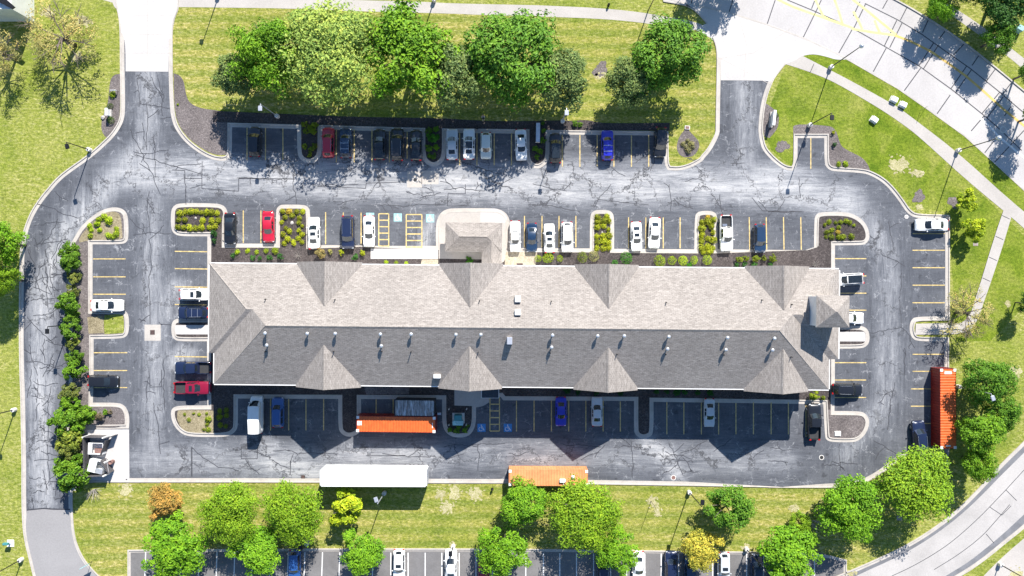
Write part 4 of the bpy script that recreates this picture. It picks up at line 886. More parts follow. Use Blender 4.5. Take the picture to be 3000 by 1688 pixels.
for x in (-.25, .25):
    for y in (-.35, .35): q = link('wheel', wheel_mesh(.14, .06), None, o, True); q.location = (x, y, .14); q.rotation_euler.z = math.pi / 2
p = tp('B3', (995, 60))[0]; o = thing('bike_shelter', 'small glass roofed smoking shelter at the south door', 'shelter', G(p[0], p[1] + 2, .1)); bm = bmesh.new(); add_box(bm, -1.35, 1.35, -.55, .75, 2.1, 2.16); link('glass_roof', bm_mesh(bm, 'glass_roof'), MT['glass'], o)
for x in (-1.32, 1.32): box_obj('side_rail', (x - .04, x + .04, -.6, .8, 2.09, 2.18), MT['util'], o)
box_obj('front_rail', (-1.28, 1.28, -.6, -.552, 2.09, 2.18), MT['util'], o)
for x in (-1.3, 1.3): box_obj('post', (x - .05, x + .05, -.5, -.4, .01, 2.088), MT['util'], o)
# long grey box in the north island
p = tp('Q1', (1350, 555))[0]; o = thing('storage_box', 'long narrow blue grey box standing in the north planting island', 'box', G(p[0], p[1], .07), R(-1)); box_obj('body', (-.28, .28, -1.45, 1.4, .0, .8), MT['fence'], o); box_obj('top', (-.31, .31, -1.48, 1.43, .80, .87), MT['vent'], o, bev=.02); box_obj('end_rail', (-.34, .34, -1.56, -1.49, .3, .85), MT['pale'], o)
# park signs flanked by clipped balls
def sign(px, py, label, rot, w, h):
    o = thing('entrance_sign', label, 'sign', G(px, py), R(rot)); box_obj('plinth', (-w / 2 - .1, w / 2 + .1, -.28, .28, .015, .35), MT['stone'], o); box_obj('panel', (-w / 2, w / 2, -.12, .12, .35, h), MT['util'], o, bev=.03); box_obj('cap', (-w / 2 - .07, w / 2 + .07, -.2, .2, h + .001, h + .1), MT['util'], o)
sign(324, 333, 'white monument sign between two clipped green balls by the north west drive', 90, 1.0, 1.2)
sign(2258, 352, 'white entrance sign between two dark green balls by the north east drive', 84, 2.2, 1.6)
p = tp('T1', (872, 690))[0]; o = thing('small_sign', 'tiny cream sign on two stakes behind the spiky plant', 'sign', G(*p)); box_obj('panel', (-.45, .45, -.03, .03, .45, .9), MT['util'], o); box_obj('stake', (-.4, -.34, -.028, .028, 0, .45), MT['black'], o); box_obj('stake', (.34, .4, -.028, .028, 0, .45), MT['black'], o)
p = tp('Q2', (255, 415))[0]; o = thing('pedestal_sign', 'dark teal pedestal on a white pad on the bottom left verge', 'sign', G(*p)); box_obj('pad', (-.55, .55, -.55, .55, .003, .1), MT['util'], o, bev=.03); box_obj('post', (-.1, .1, .0, .2, .1, .9), MT['vent'], o); box_obj('head', (-.42, .42, .1, .45, .9, 1.35), MT['teal'], o, bev=.04)
p = tp('Q2', (2165, 850))[0]; o = thing('road_sign', 'pale blue sign plate on a post at the bottom left bend', 'sign', G(*p), R(28)); bm = bmesh.new(); add_tube(bm, [(0, 0, 0), (0, 0, 2.3)], .035, 6); link('post', bm_mesh(bm, 'post'), MT['black'], o); box_obj('plate', (-.65, .65, -.03, .03, 1.6, 2.35), MT['cyan'], o)
p = tp('T3', (1832, 962))[0]; o = thing('ground_plaque', 'small brown plaque at the head of the pale shrub bed', 'plaque', G(*p), R(-5)); box_obj('slab', (-.4, .4, -.3, .3, .02, .16), MT['pale'], o, bev=.02); box_obj('plate', (-.28, .28, -.2, .2, .161, .18), MT['rust'], o)
p = tp('T5', (760, 1240))[0]; o = thing('cable_marker', 'thin grey stake with a wire on the verge beside the street kerb', 'stake', G(*p)); bm = bmesh.new(); add_tube(bm, [(0, 0, 0), (.05, .04, 1.9)], .025, 6); link('stake', bm_mesh(bm, 'stake'), MT['vent'], o); bm = bmesh.new(); add_tube(bm, [(.05, .04, 1.7), (.9, .5, .05)], .02, 6); link('wire', bm_mesh(bm, 'wire'), MT['vent'], o)
q = random.Random(3)
for i, (t_, x, y, s, lb) in enumerate((('M2', 1042, 292, .28, 'pale stone in the middle of the north planting island'), ('M2', 317, 255, .2, 'small stone in the north west shrub island'), ('M4', 293, 363, .16, 'small stone in the grassy north island'), ('T1', 775, 885, .34, 'tan boulder on the edge of the west mulch bed'), ('T2', 820, 955, .2, 'x'))[:4]):
    p = tp(t_, (x, y))[0]; bm = bmesh.new(); bmesh.ops.create_icosphere(bm, subdivisions=2, radius=s)
    for v in bm.verts: v.co *= q.uniform(.8, 1.15); v.co.z *= .6
    o = link('boulder', bm_mesh(bm, 'boulder'), MT['stone'], None); o.location = G(p[0], p[1], .12); tag(o, lb, 'stone')

# ------------------------------------------------------------------ foliage
def leaf_mesh(name, pts, size, seed, up_bias=.35, aspect=1.0):
    """many leaf-spray faces; pts = [(pos, outward normal, tint)]"""
    q = random.Random(seed); V = []; Fc = []; T = []
    for p, nrm, t in pts:
        d = (nrm + Vector((q.gauss(0, .45) + .12, q.gauss(0, .45) + .3, q.gauss(0, .35) + up_bias))).normalized()
        a = d.cross(Vector((q.gauss(0, 1), q.gauss(0, 1), q.gauss(0, 1)))).normalized(); b = d.cross(a); s = size * q.uniform(.6, 1.35) / 2
        i = len(V); bend = d * s * .35
        V += [p - a * s * aspect, p - b * s * .55 + bend, p + a * s * aspect, p + b * s * .55 + bend]; Fc.append((i, i + 1, i + 2, i + 3)); T.append(t)
    me = bpy.data.meshes.new(name); me.from_pydata(V, [], Fc)
    at = me.attributes.new('tint', 'FLOAT', 'FACE'); at.data.foreach_set('value', T); me.materials.append(MT['leaf']); me.update(); return me
def crown(name, n, size, seed, lobes=60, gap=.0, squash=.85, spread=1.0, lump=.2):
    """unit crown (radius 1): many small leaf clusters over an uneven shell, with holes between them"""
    q = random.Random(seed); L_ = []; ph = [q.uniform(0, 6.28) for _ in range(6)]
    def shell(d): return 1 + lump * (math.sin(2 * math.atan2(d.y, d.x) + ph[0]) * .5 + math.sin(3 * math.atan2(d.y, d.x) + ph[1]) * .6 + math.sin(5 * math.atan2(d.y, d.x) + ph[2] + 2 * d.z) * .5 + math.sin(4 * d.z + ph[3]) * .4)
    for i in range(lobes):
        d = Vector((q.gauss(0, 1), q.gauss(0, 1), q.gauss(0, 1) + .45)).normalized(); f = q.uniform(.35, 1) ** .45
        c = d * f * .84 * spread * shell(d); c.z *= squash; L_.append((c, q.uniform(.12, .27), q.gauss(0, .12) - .12 * (1 - f) + .06 * d.z))  # inner lobes darker, upper ones lighter: crown shading put into the leaf tint
    wts = [r * r for c, r, t in L_]; pts = []
    while len(pts) < n:
        c, r, t = q.choices(L_, wts)[0]; d = Vector((q.gauss(0, 1), q.gauss(0, 1), q.gauss(0, 1) + .3)).normalized(); p = c + d * r * (q.uniform(.4, 1.0) ** .5) * (1 + abs(q.gauss(0, .16)))
        if gap and math.sin(p.x * 9 + seed) * math.sin(p.y * 8 + 2 * seed) * math.cos(p.z * 6) > gap: continue
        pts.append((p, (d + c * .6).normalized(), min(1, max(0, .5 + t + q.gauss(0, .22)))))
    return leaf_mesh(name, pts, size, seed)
def trunk_mesh(name, seed, limbs=6, reach=.75, twigs=0):
    """unit trunk: from 0 up to 1 with limbs that reach into a crown of radius 1 centred at z 0 (crown space)"""
    q = random.Random(seed); bm = bmesh.new(); add_tube(bm, [(0, 0, -1.9), (.02, .01, -1.0), (.0, .03, -.3), (.02, 0, .3)], [.075, .06, .045, .02], 8)
    for i in range(limbs):
        t = 2 * math.pi * (i + q.uniform(-.3, .3)) / limbs; z = q.uniform(-.9, -.1); e = Vector((math.cos(t) * reach, math.sin(t) * reach, z + q.uniform(.4, .8))); m = e * .5 + Vector((0, 0, z * .5 - .05))
        add_tube(bm, [(0, 0, z), m, e], [.035, .022, .008], 6)
        for k in range(twigs):
            f = q.uniform(.35, 1); b0 = m.lerp(e, f); u = t + q.uniform(-1.1, 1.1); l = q.uniform(.2, .5); b1 = b0 + Vector((math.cos(u) * l, math.sin(u) * l, q.uniform(0, .3))); add_tube(bm, [b0, b0.lerp(b1, .5) + Vector((0, 0, .02)), b1], [.012, .008, .003], 4)
            for j in range(2): u2 = u + q.uniform(-.9, .9); l2 = l * .5; add_tube(bm, [b0.lerp(b1, .6), b0.lerp(b1, .6) + Vector((math.cos(u2) * l2, math.sin(u2) * l2, .06))], [.006, .002], 3)
    return bm_mesh(bm, name)
CR = {'big': [crown('crown', 9000, .082, s, 75) for s in (1, 2, 3)], 'fine': [crown('crown', 12000, .066, s, 110, lump=.16) for s in (4, 5)], 'dark': [crown('crown', 8000, .085, s, 60, lump=.12, spread=.95) for s in (6, 7)],
      'young': [crown('crown', 1300, .20, s, 26, lump=.25) for s in (8, 9)], 'sparse': [crown('crown', 3800, .062, s, 46, .10, spread=1.2) for s in (10, 11)], 'mid': [crown('crown', 6000, .10, s, 55, lump=.22) for s in (12, 13, 14)]}
TR = [trunk_mesh('trunk', s) for s in (1, 2)]; TRS = trunk_mesh('trunk', 5, 11, .95, 7)
GREEN = {'bright': (.120, .245, .012), 'mid': (.092, .205, .016), 'dark': (.135, .195, .055), 'light': (.225, .315, .06), 'lime': (.165, .285, .014), 'yellow': (.40, .37, .05), 'orange': (.33, .215, .05), 'pale': (.33, .30, .10), 'fresh': (.130, .275, .012), 'deep': (.05, .13, .02), 'ygreen': (.27, .35, .014)}
LB = 1.28
tn = [0]
def tree(px, py, rpx, h, kind, col, label, name='broadleaf_tree', sy=1.0, hc=None, group=None):
    """crown seen at photo pixel px, py with radius rpx; h = total height"""
    hc = hc or h * .62; k = S * (1 - hc / CH); r = rpx * k * (1.2 if group == 'trees in the row north of the car park' else 1.1); g = G(px, py, hc); i = tn[0]; tn[0] += 1
    t = thing(name, label, 'tree', (g.x, g.y, 0), 0, group)
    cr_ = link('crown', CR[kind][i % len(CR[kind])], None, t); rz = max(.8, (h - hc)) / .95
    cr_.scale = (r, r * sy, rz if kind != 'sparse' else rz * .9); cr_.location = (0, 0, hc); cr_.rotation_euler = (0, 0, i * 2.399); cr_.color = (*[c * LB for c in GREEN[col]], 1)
    tk = link('trunk', TRS if kind == 'sparse' else TR[i % 2], MT['bark'], t, True); tk.scale = (r * .9, r * .9, hc / 1.9); tk.location = (0, 0, hc); tk.rotation_euler.z = i
    return t
def ft(x, y, r, *a, **k): tree(x / .85833, y / .85833, r / .85833, *a, **k)
ROW = 'trees in the row north of the car park'
ft(597, 190, 58, 8.5, 'dark', 'dark', 'small dark green tree at the left end of the north tree row', group=ROW)
ft(668, 140, 84, 12, 'big', 'bright', 'bright green tree second from the left in the north row', group=ROW)
ft(828, 128, 112, 12.5, 'fine', 'light', 'large pale yellow green tree in the north row', group=ROW, sy=1.05)
ft(1030, 130, 102, 12.5, 'big', 'bright', 'tall bright green tree in the middle of the north row reaching over the footpath', group=ROW, sy=1.1)
ft(1150, 188, 68, 10.5, 'dark', 'dark', 'dark grey green tree between the two tall bright trees of the north row', group=ROW, sy=1.2)
ft(1292, 140, 104, 12, 'big', 'mid', 'tall green tree right of the dark tree in the north row', group=ROW, sy=1.1)
ft(1412, 198, 72, 9.5, 'dark', 'dark', 'dark green tree at the right end of the north row', group=ROW)
ft(1583, 206, 67, 8.5, 'dark', 'dark', 'small dark tree right of the mulch ring', group='pair of trees right of the north row')
ft(1682, 135, 94, 10.5, 'big', 'mid', 'larger round green tree by the north east drive', group='pair of trees right of the north row')
ft(150, 92, 78, 6.5, 'sparse', 'pale', 'half bare tree with pale yellow leaves on the north west lawn', 'sparse_tree')
ft(-5, 128, 50, 6.5, 'sparse', 'pale', 'half bare pale tree cut off by the left edge', 'sparse_tree')
ft(2, 612, 52, 9, 'big', 'fresh', 'upper of the two bright trees at the left edge beside the west drive'); ft(2, 705, 40, 8, 'big', 'lime', 'lower yellower of the two bright trees at the left edge beside the west drive')
ft(2433, 503, 29, 3.8, 'young', 'ygreen', 'young yellow green tree on the east lawn, the upper one by the mulch ring', 'young_tree'); ft(2453, 577, 30, 3.8, 'young', 'ygreen', 'young yellow green tree on the east lawn, the lower one above the drain grate', 'young_tree')
ft(2436, 788, 56, 5.5, 'sparse', 'pale', 'half bare pale tree over the bend of the east path', 'sparse_tree'); ft(2588, 762, 26, 5, 'mid', 'deep', 'dark tree cut off by the right edge')
SEG = 'trees behind the upright red orange container'
ft(2482, 962, 62, 8, 'big', 'mid', 'topmost dark green tree behind the upright container', group=SEG); ft(2518, 1040, 44, 7, 'mid', 'mid', 'rightmost green tree behind the upright container', group=SEG); ft(2468, 1090, 56, 7, 'mid', 'bright', 'round green tree below the middle of the upright container', group=SEG); ft(2462, 1165, 43, 6.5, 'mid', 'bright', 'lowest green tree behind the upright container', group=SEG)
ft(2303, 1215, 95, 8.5, 'fine', 'lime', 'broad light green tree over the bottom right kerb bend', sy=.92); ft(2135, 1275, 82, 8, 'big', 'fresh', 'round green tree left of the broad light green tree at bottom right'); ft(2010, 1313, 28, 4, 'mid', 'lime', 'small tree beside the grey dead branches at bottom right'); ft(1985, 1400, 72, 7, 'mid', 'fresh', 'bright green tree at the right end of the lower car park kerb')
LOW = 'trees on the south lawn'
ft(1762, 1380, 50, 5.5, 'mid', 'yellow', 'yellow leaved tree over the cars of the lower car park', group=LOW); ft(1830, 1273, 58, 7, 'mid', 'mid', 'green tree right of the lamp post on the south lawn', group=LOW); ft(1553, 1385, 54, 5.5, 'mid', 'fresh', 'bright green tree below the large light green tree, over a dark car', group=LOW)
ft(1470, 1290, 84, 8, 'fine', 'lime', 'large light green tree under the right half of the faded orange container', group=LOW, sy=1.05); ft(1318, 1265, 58, 6.5, 'big', 'fresh', 'green tree under the left half of the faded orange container', group=LOW); ft(1264, 1385, 62, 6, 'mid', 'fresh', 'bright green tree over the red car of the lower car park', group=LOW)
ft(910, 1388, 54, 5.5, 'mid', 'fresh', 'bright green tree left of the white sunroof car in the lower car park', group=LOW); ft(872, 1280, 48, 5, 'young', 'ygreen', 'yellow green tree in the shadow of the white trailer', group=LOW); ft(738, 1288, 72, 8, 'fine', 'lime', 'light green tree left of the white trailer', group=LOW, sy=1.1)
ft(648, 1385, 62, 6, 'mid', 'fresh', 'bright green tree left of the blue car in the lower car park', group=LOW); ft(578, 1288, 74, 8, 'fine', 'lime', 'light green tree between the orange tree and the tree by the trailer', group=LOW); ft(436, 1378, 76, 6.5, 'mid', 'fresh', 'large bright green tree at the left end of the lower car park', group=LOW); ft(418, 1260, 44, 5.5, 'mid', 'orange', 'orange brown leaved tree near the dumpster pad', group=LOW)
NE = 'trees beyond the street'
tree(2760, 22, 44, 6, 'mid', 'fresh', 'bright green tree at the top edge between the street and the far footpath', group=NE); tree(2925, 112, 46, 6.5, 'mid', 'mid', 'round green tree beside the teal cabinet', group=NE); tree(2950, 5, 78, 8, 'big', 'deep', 'dark green tree in the top right corner', group=NE); tree(2850, -60, 70, 8, 'big', 'deep', 'dark tree cut off by the top edge left of the corner tree', group=NE)
for x, y, r, h in ((2165, -118, 52, 8), (2075, -105, 48, 8), (3035, 205, 46, 8), (3050, 335, 44, 8)): tree(x, y, r, h, 'mid', 'mid', 'green street tree mostly beyond the frame edge, casting shade on the street', group='street trees beyond the frame')
# dead branches and bare stems
bm = bmesh.new(); q = random.Random(4)
for k in range(16):
    t = R(-28 + q.uniform(-26, 26)); l = q.uniform(1.2, 3.4); e = Vector((math.cos(t) * l, math.sin(t) * l, q.uniform(.3, 1.4))); add_tube(bm, [(0, 0, .1), e * .5 + Vector((0, 0, .3)), e], [.04, .025, .008], 5)
    for j in range(4): f = q.uniform(.3, .9); u = t + q.uniform(-.8, .8); b0 = e * f + Vector((0, 0, .15)); add_tube(bm, [b0, b0 + Vector((math.cos(u), math.sin(u), .1)) * .6], [.012, .004], 4)
o = link('dead_branches', bm_mesh(bm, 'dead_branches'), MT['deadwood']); o.location = G(2362, 1520); tag(o, 'fan of grey dead branches beside the small tree at bottom right', 'branches')
bm = bmesh.new()
for k in range(34):
    t = q.uniform(-2.6, .6); l = q.uniform(.6, 2.2); add_tube(bm, [(0, 0, .1), (math.cos(t) * l * .5, math.sin(t) * l * .5, .7), (math.cos(t) * l, math.sin(t) * l, q.uniform(.5, 1.3))], [.03, .02, .006], 4)
o = link('bare_bush', bm_mesh(bm, 'bare_bush'), MT['deadwood']); o.location = G(278, 1432); tag(o, 'bare brown bush below the hedge at the dumpster pad', 'bush')
bm = bmesh.new(); add_tube(bm, [(0, 0, 0), (.03, 0, 1.6), (0, .05, 4.3)], [.05, .04, .012], 6)
for k in range(5): t = k * 1.3; add_tube(bm, [(0, 0, 2 + k * .4), (math.cos(t) * .35, math.sin(t) * .35, 2.7 + k * .4)], [.016, .005], 4)
o = link('bare_sapling', bm_mesh(bm, 'bare_sapling'), MT['bark']); o.location = G(1907, 1468); tag(o, 'thin bare sapling in the pale ring on the south lawn', 'sapling')
bm = bmesh.new()
for k in range(9): t = k * .7; add_tube(bm, [(0, 0, 0), (math.cos(t) * .3, math.sin(t) * .3, .5), (math.cos(t) * .7, math.sin(t) * .7, .5 + .1 * (k % 3))], [.03, .02, .008], 4)
for px, py, lb in ((875, 748, 'bare brown twigs in the mulch below the planting island'), (2386, 775, 'bare pale twigs in the mulch near the east end of the roof')):
    o = link('bare_twigs', bm_mesh(bm.copy(), 'bare_twigs'), MT['deadwood']); o.location = G(px, py, .1); tag(o, lb, 'twigs')
bm.free()

# shrubs -------------------------------------------------------------
def clump(name, n, size, seed):     # spiky golden clump: blades fanning from the middle
    q = random.Random(seed); pts = []
    for i in range(n):
        t = q.uniform(0, 6.283); e = q.random() ** .6; d = Vector((math.cos(t) * e, math.sin(t) * e, .95 - e * .55)); pts.append((d * q.uniform(.55, 1.0) * Vector((1, 1, 1)).length / 1.732, d.normalized(), min(1, max(0, q.gauss(.55, .22)))))
    return leaf_mesh(name, pts, size, seed, .2, 1.6)
def ball(name, n, size, seed):
    q = random.Random(seed); pts = []
    for i in range(n):
        d = Vector((q.gauss(0, 1), q.gauss(0, 1), q.gauss(0, 1) + .2)).normalized(); p = d * q.uniform(.88, 1.03); p.z = p.z * .85 + .5; pts.append((p, d, min(1, max(0, q.gauss(.5, .22)))))
    return leaf_mesh(name, pts, size, seed, .1)
CL = [clump('clump', 150, .34, s) for s in (1, 2, 3)]; BL = [ball('clipped_ball', 520, .2, s) for s in (4, 5)]; BU = [crown('bush', 1900, .17, s, 26, lump=.25) for s in (6, 7, 8)]
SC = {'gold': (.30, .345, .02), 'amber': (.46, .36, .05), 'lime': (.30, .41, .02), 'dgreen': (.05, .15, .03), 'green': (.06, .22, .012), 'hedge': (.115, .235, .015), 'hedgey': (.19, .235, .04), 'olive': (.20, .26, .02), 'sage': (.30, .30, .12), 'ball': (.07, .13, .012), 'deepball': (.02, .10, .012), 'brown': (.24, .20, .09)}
sn = [0]
def shrub(tile, x, y, r, kind, col, label, name, z=.10, group=None, hs=1.0):
    (px, py), = tp(tile, (x, y)); i = sn[0]; sn[0] += 1; rr = r / TL[tile][2] * S; me = (CL if kind == 'c' else BL if kind == 'b' else BU)[i % (2 if kind == 'b' else 3)]
    o = link(name, me, None); q = random.Random(i); rr *= q.uniform(.82, 1.2)
    o.location = G(px, py, z) + Vector((0, 0, rr * hs * .75 if kind == 'u' else 0)); o.scale = (rr * q.uniform(.9, 1.15), rr * q.uniform(.85, 1.1), rr * hs * q.uniform(.8, 1.15)); o.rotation_euler.z = i * 1.7; c = SC[col]; v = q.uniform(.72, 1.18); o.color = (c[0] * v * 1.15, c[1] * v * 1.15, c[2] * 1.1, 1)
    return tag(o, label, 'shrub', group)
def bed(tile, items, r, kind, col, where, noun, name, rowgap=26, **kw):
    """plants of one bed, labelled by their row and their place in the row"""
    it = sorted(items, key=lambda p: p[1]); rows = []
    for p in it:
        if rows and p[1] - rows[-1][0][1] < rowgap: rows[-1].append(p)
        else: rows.append([p])
    OR = 'first second third fourth fifth sixth seventh eighth ninth tenth'.split(); wh = where.replace('the ', ''); wh = wh[3:] if wh.startswith('in ') else wh
    for ri, row in enumerate(rows):
        row.sort()
        for ci, p in enumerate(row):
            rw = '' if len(rows) == 1 else ' in %s row' % ('top' if ri == 0 else 'bottom' if ri == len(rows) - 1 else OR[ri])
            pl = ('only one' if len(row) == 1 else OR[ci] + ' from left') if len(items) > 1 else 'lone'
            shrub(tile, p[0], p[1], p[2] if len(p) > 2 else r, kind, p[3] if len(p) > 3 else col, '%s, %s%s, %s' % (noun, pl, rw, wh), name, group=noun + 's ' + where, **kw)
GC = 'golden green clump'
bed('M2', [(200, 218), (243, 208), (285, 208), (325, 206), (360, 214), (400, 214), (440, 214), (480, 218), (190, 268), (240, 268), (372, 274), (440, 274), (488, 272), (185, 322), (230, 326), (275, 328), (320, 330), (365, 328), (420, 326), (465, 320)], 27, 'c', 'gold', 'in the island left of the black sedan', GC, 'golden_clump')
bed('M2', [(465, 372), (460, 424)], 24, 'u', 'dgreen', 'left of the black sedan', 'dark green shrub', 'dark_shrub')
bed('M2', [(972, 205), (1020, 205, 22, 'amber'), (1080, 207, 22), (1124, 205), (992, 248), (1045, 236), (1100, 254, 28), (966, 286, 20), (1094, 291), (1121, 315, 21), (998, 330, 26), (975, 378), (1024, 354), (1096, 348, 20), (1120, 378), (1012, 412, 26), (1090, 408), (985, 445, 28), (1055, 440, 26), (1118, 436)], 23, 'c', 'gold', 'in the island left of the white sunroof sedan', GC, 'golden_clump', rowgap=22)
bed('M2', [(633, 510, 24), (710, 502, 26), (778, 510, 20), (848, 502, 26), (918, 500, 26)], 24, 'c', 'lime', 'in the mulch above the roof at left', 'lime green clump', 'lime_clump', rowgap=60)
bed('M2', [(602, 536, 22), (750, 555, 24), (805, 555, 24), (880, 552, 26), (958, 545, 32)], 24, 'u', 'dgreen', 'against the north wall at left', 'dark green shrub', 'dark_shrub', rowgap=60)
bed('M2', [(1270, 520, 38, 'brown'), (1335, 508, 20, 'sage'), (1417, 512, 22, 'gold'), (1578, 520, 28, 'gold')], 24, 'u', 'sage', 'in the mulch below the black van', 'mottled round shrub', 'mottled_shrub', rowgap=60)
shrub('M2', 1522, 552, 24, 'u', 'dgreen', 'dark green shrub right below the black van shadow', 'dark_shrub')
bed('M3', [(210, 588), (285, 592, 18), (360, 595, 18)], 24, 'c', 'lime', 'between the white walkway and the roof', 'lime green clump', 'lime_clump', rowgap=60)
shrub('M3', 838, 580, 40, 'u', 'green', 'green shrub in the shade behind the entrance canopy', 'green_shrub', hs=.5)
bed('M3', [(1352, 560, 25), (1427, 556, 33), (1515, 558, 25)], 26, 'b', 'lime', 'in the mulch right of the tan gravel', 'clipped lime ball', 'clipped_shrub', rowgap=60)
bed('M3', [(1683, 550, 40, 'olive'), (1770, 542, 40, 'sage')], 40, 'b', 'olive', 'below the long grassy island', 'large mottled ball', 'clipped_shrub', rowgap=60)
shrub('M4', 472, 556, 56, 'b', 'green', 'big round bright green ball at the third north gable', 'clipped_shrub'); shrub('M4', 388, 588, 28, 'u', 'dgreen', 'small dark shrub left of the big green ball', 'dark_shrub')
bed('M4', [(722, 577, 36), (815, 575, 34), (898, 575, 32), (980, 572, 34), (1080, 570, 40)], 34, 'b', 'lime', 'right of the big green ball', 'yellow lime ball', 'clipped_shrub', rowgap=60)
shrub('M4', 945, 612, 26, 'u', 'green', 'green shrub at the eave below the yellow lime balls', 'green_shrub')
bed('M4', [(1320, 567, 28), (1375, 560, 26), (1440, 562, 32), (1505, 557, 22), (1570, 562, 30)], 28, 'u', 'olive', 'below the navy car at right', 'yellowish round shrub', 'mottled_shrub', rowgap=60)
bed('M4', [(1300, 605), (1360, 603), (1430, 606), (1555, 604)], 24, 'u', 'dgreen', 'at the eave below the navy car', 'dark low shrub', 'dark_shrub', rowgap=60)
bed('M4', [(258, 250), (328, 242, 24), (258, 285), (305, 275), (345, 277), (255, 322), (303, 312), (340, 340, 22), (252, 392), (300, 390), (343, 387), (258, 436), (308, 430), (340, 440), (252, 482), (302, 484), (343, 478)], 29, 'c', 'gold', 'in the grassy island between the white cars', GC, 'golden_clump', rowgap=28)
bed('M4', [(1088, 247, 22, 'amber'), (1042, 285), (1085, 282), (1128, 270), (1040, 330), (1115, 316, 24), (1040, 385), (1128, 362, 24), (1040, 430), (1088, 408), (1130, 420), (1040, 480), (1085, 470), (1125, 482), (1055, 512), (1105, 505)], 28, 'c', 'gold', 'in the grassy island left of the white pickup', GC, 'golden_clump', rowgap=28)
bed('M5', [(425, 305), (457, 285), (508, 290), (545, 285), (585, 278), (615, 290), (645, 310), (480, 345), (530, 325), (440, 360), (525, 362, 20, 'amber'), (435, 395), (477, 397, 24), (530, 398, 24), (562, 398, 26), (625, 395, 30)], 20, 'c', 'olive', 'in the rounded north east island', 'olive gold clump', 'golden_clump', rowgap=22)
bed('M1', [(790, 245, 28), (825, 275, 34), (750, 265, 26), (735, 300, 28), (680, 315, 24), (690, 345), (685, 388, 24), (755, 345, 26), (820, 385, 28), (880, 335, 26), (880, 375, 28), (850, 395, 24)], 24, 'c', 'lime', 'in the tapered north west island', 'lime gold clump', 'golden_clump', rowgap=28)
bed('B2', [(235, 232), (268, 272), (303, 225, 12), (345, 233), (400, 225, 18), (415, 265, 26), (405, 305, 20), (415, 345, 20), (380, 345), (500, 205, 22), (550, 200, 20), (500, 250, 26), (550, 240, 20), (505, 310, 22), (545, 320, 20)], 16, 'c', 'olive', 'in the straw island left of the white van', 'sparse green clump', 'golden_clump', rowgap=24)
bed('T2', [(752, 942), (792, 962), (832, 945), (760, 992), (822, 992), (757, 1105), (802, 1130), (832, 1105), (792, 1172, 24)], 30, 'u', 'olive', 'in the north island left of the red car', 'leafy green clump', 'green_shrub', z=.07, rowgap=34, hs=.7)
bed('T2', [(1690, 985), (1742, 978), (1716, 1045, 42, 'green'), (1690, 1120), (1742, 1112), (1722, 1182, 26), (1690, 1175, 20)], 28, 'u', 'hedge', 'in the north island left of the silver sedan', 'leafy dark clump', 'green_shrub', z=.07, rowgap=34, hs=.7)
bed('T3', [(690, 1120, 20), (742, 1060, 24), (700, 1182, 26), (728, 1142, 22), (752, 985, 24), (745, 930, 18)], 24, 'u', 'hedge', 'beside the long grey box', 'small green clump', 'green_shrub', z=.07, rowgap=20, hs=.7)
bed('T3', [(990, 935, 28), (1028, 942, 22)], 24, 'u', 'hedge', 'at the north kerb right of the lamp', 'green clump', 'green_shrub', z=.02, hs=.7)
bed('T3', [(1835, 1060), (1800, 1085), (1860, 1085), (1825, 1110), (1870, 1110), (1840, 1135)], 24, 'c', 'sage', 'in the mulch oval by the north east drive', 'pale grey clump', 'pale_clump', z=.02, rowgap=18)
bed('B5', [(335, 85, 46), (408, 105, 22)], 40, 'u', 'olive', 'at the south east building corner', 'yellow green shrub', 'mottled_shrub', rowgap=60)
bed('B3', [(690, 345, 20), (740, 355, 26), (800, 350, 26), (760, 318, 24), (820, 320, 20)], 24, 'u', 'hedge', 'below the teal transformer', 'low green clump', 'green_shrub', rowgap=20, hs=.5)
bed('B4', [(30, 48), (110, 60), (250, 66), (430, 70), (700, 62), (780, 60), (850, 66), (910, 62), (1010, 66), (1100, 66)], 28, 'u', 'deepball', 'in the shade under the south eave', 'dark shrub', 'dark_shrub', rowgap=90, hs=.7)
shrub('R6', 487, 356, 20, 'u', 'gold', 'yellow shrub at the corner of the two lone stalls', 'golden_clump', z=.02); shrub('R6', 495, 450, 18, 'u', 'dgreen', 'dark shrub in the mulch right of the two lone stalls', 'dark_shrub', z=.02)
bed('R6', [(530, 595), (582, 595)], 25, 'c', 'lime', 'at the kerb right of the two lone stalls', 'lime yellow clump', 'golden_clump', z=.02)
shrub('T1', 852, 715, 30, 'c', 'lime', 'spiky yellow green plant on the north west mulch bed', 'spiky_plant', z=.02); shrub('T1', 835, 803, 22, 'b', 'ball', 'upper clipped green ball beside the white monument sign', 'clipped_shrub', z=.02); shrub('T1', 838, 906, 27, 'b', 'ball', 'lower clipped green ball beside the white monument sign', 'clipped_shrub', z=.02); shrub('T1', 1340, 788, 13, 'c', 'lime', 'tiny yellow plant alone on the mulch bed right of the drive', 'spiky_plant', z=.02)
shrub('T4', 1040, 1310, 36, 'b', 'deepball', 'upper dark green ball beside the north east sign', 'clipped_shrub', z=.02); shrub('T4', 1015, 1405, 30, 'b', 'deepball', 'lower dark green ball beside the north east sign', 'clipped_shrub', z=.02)
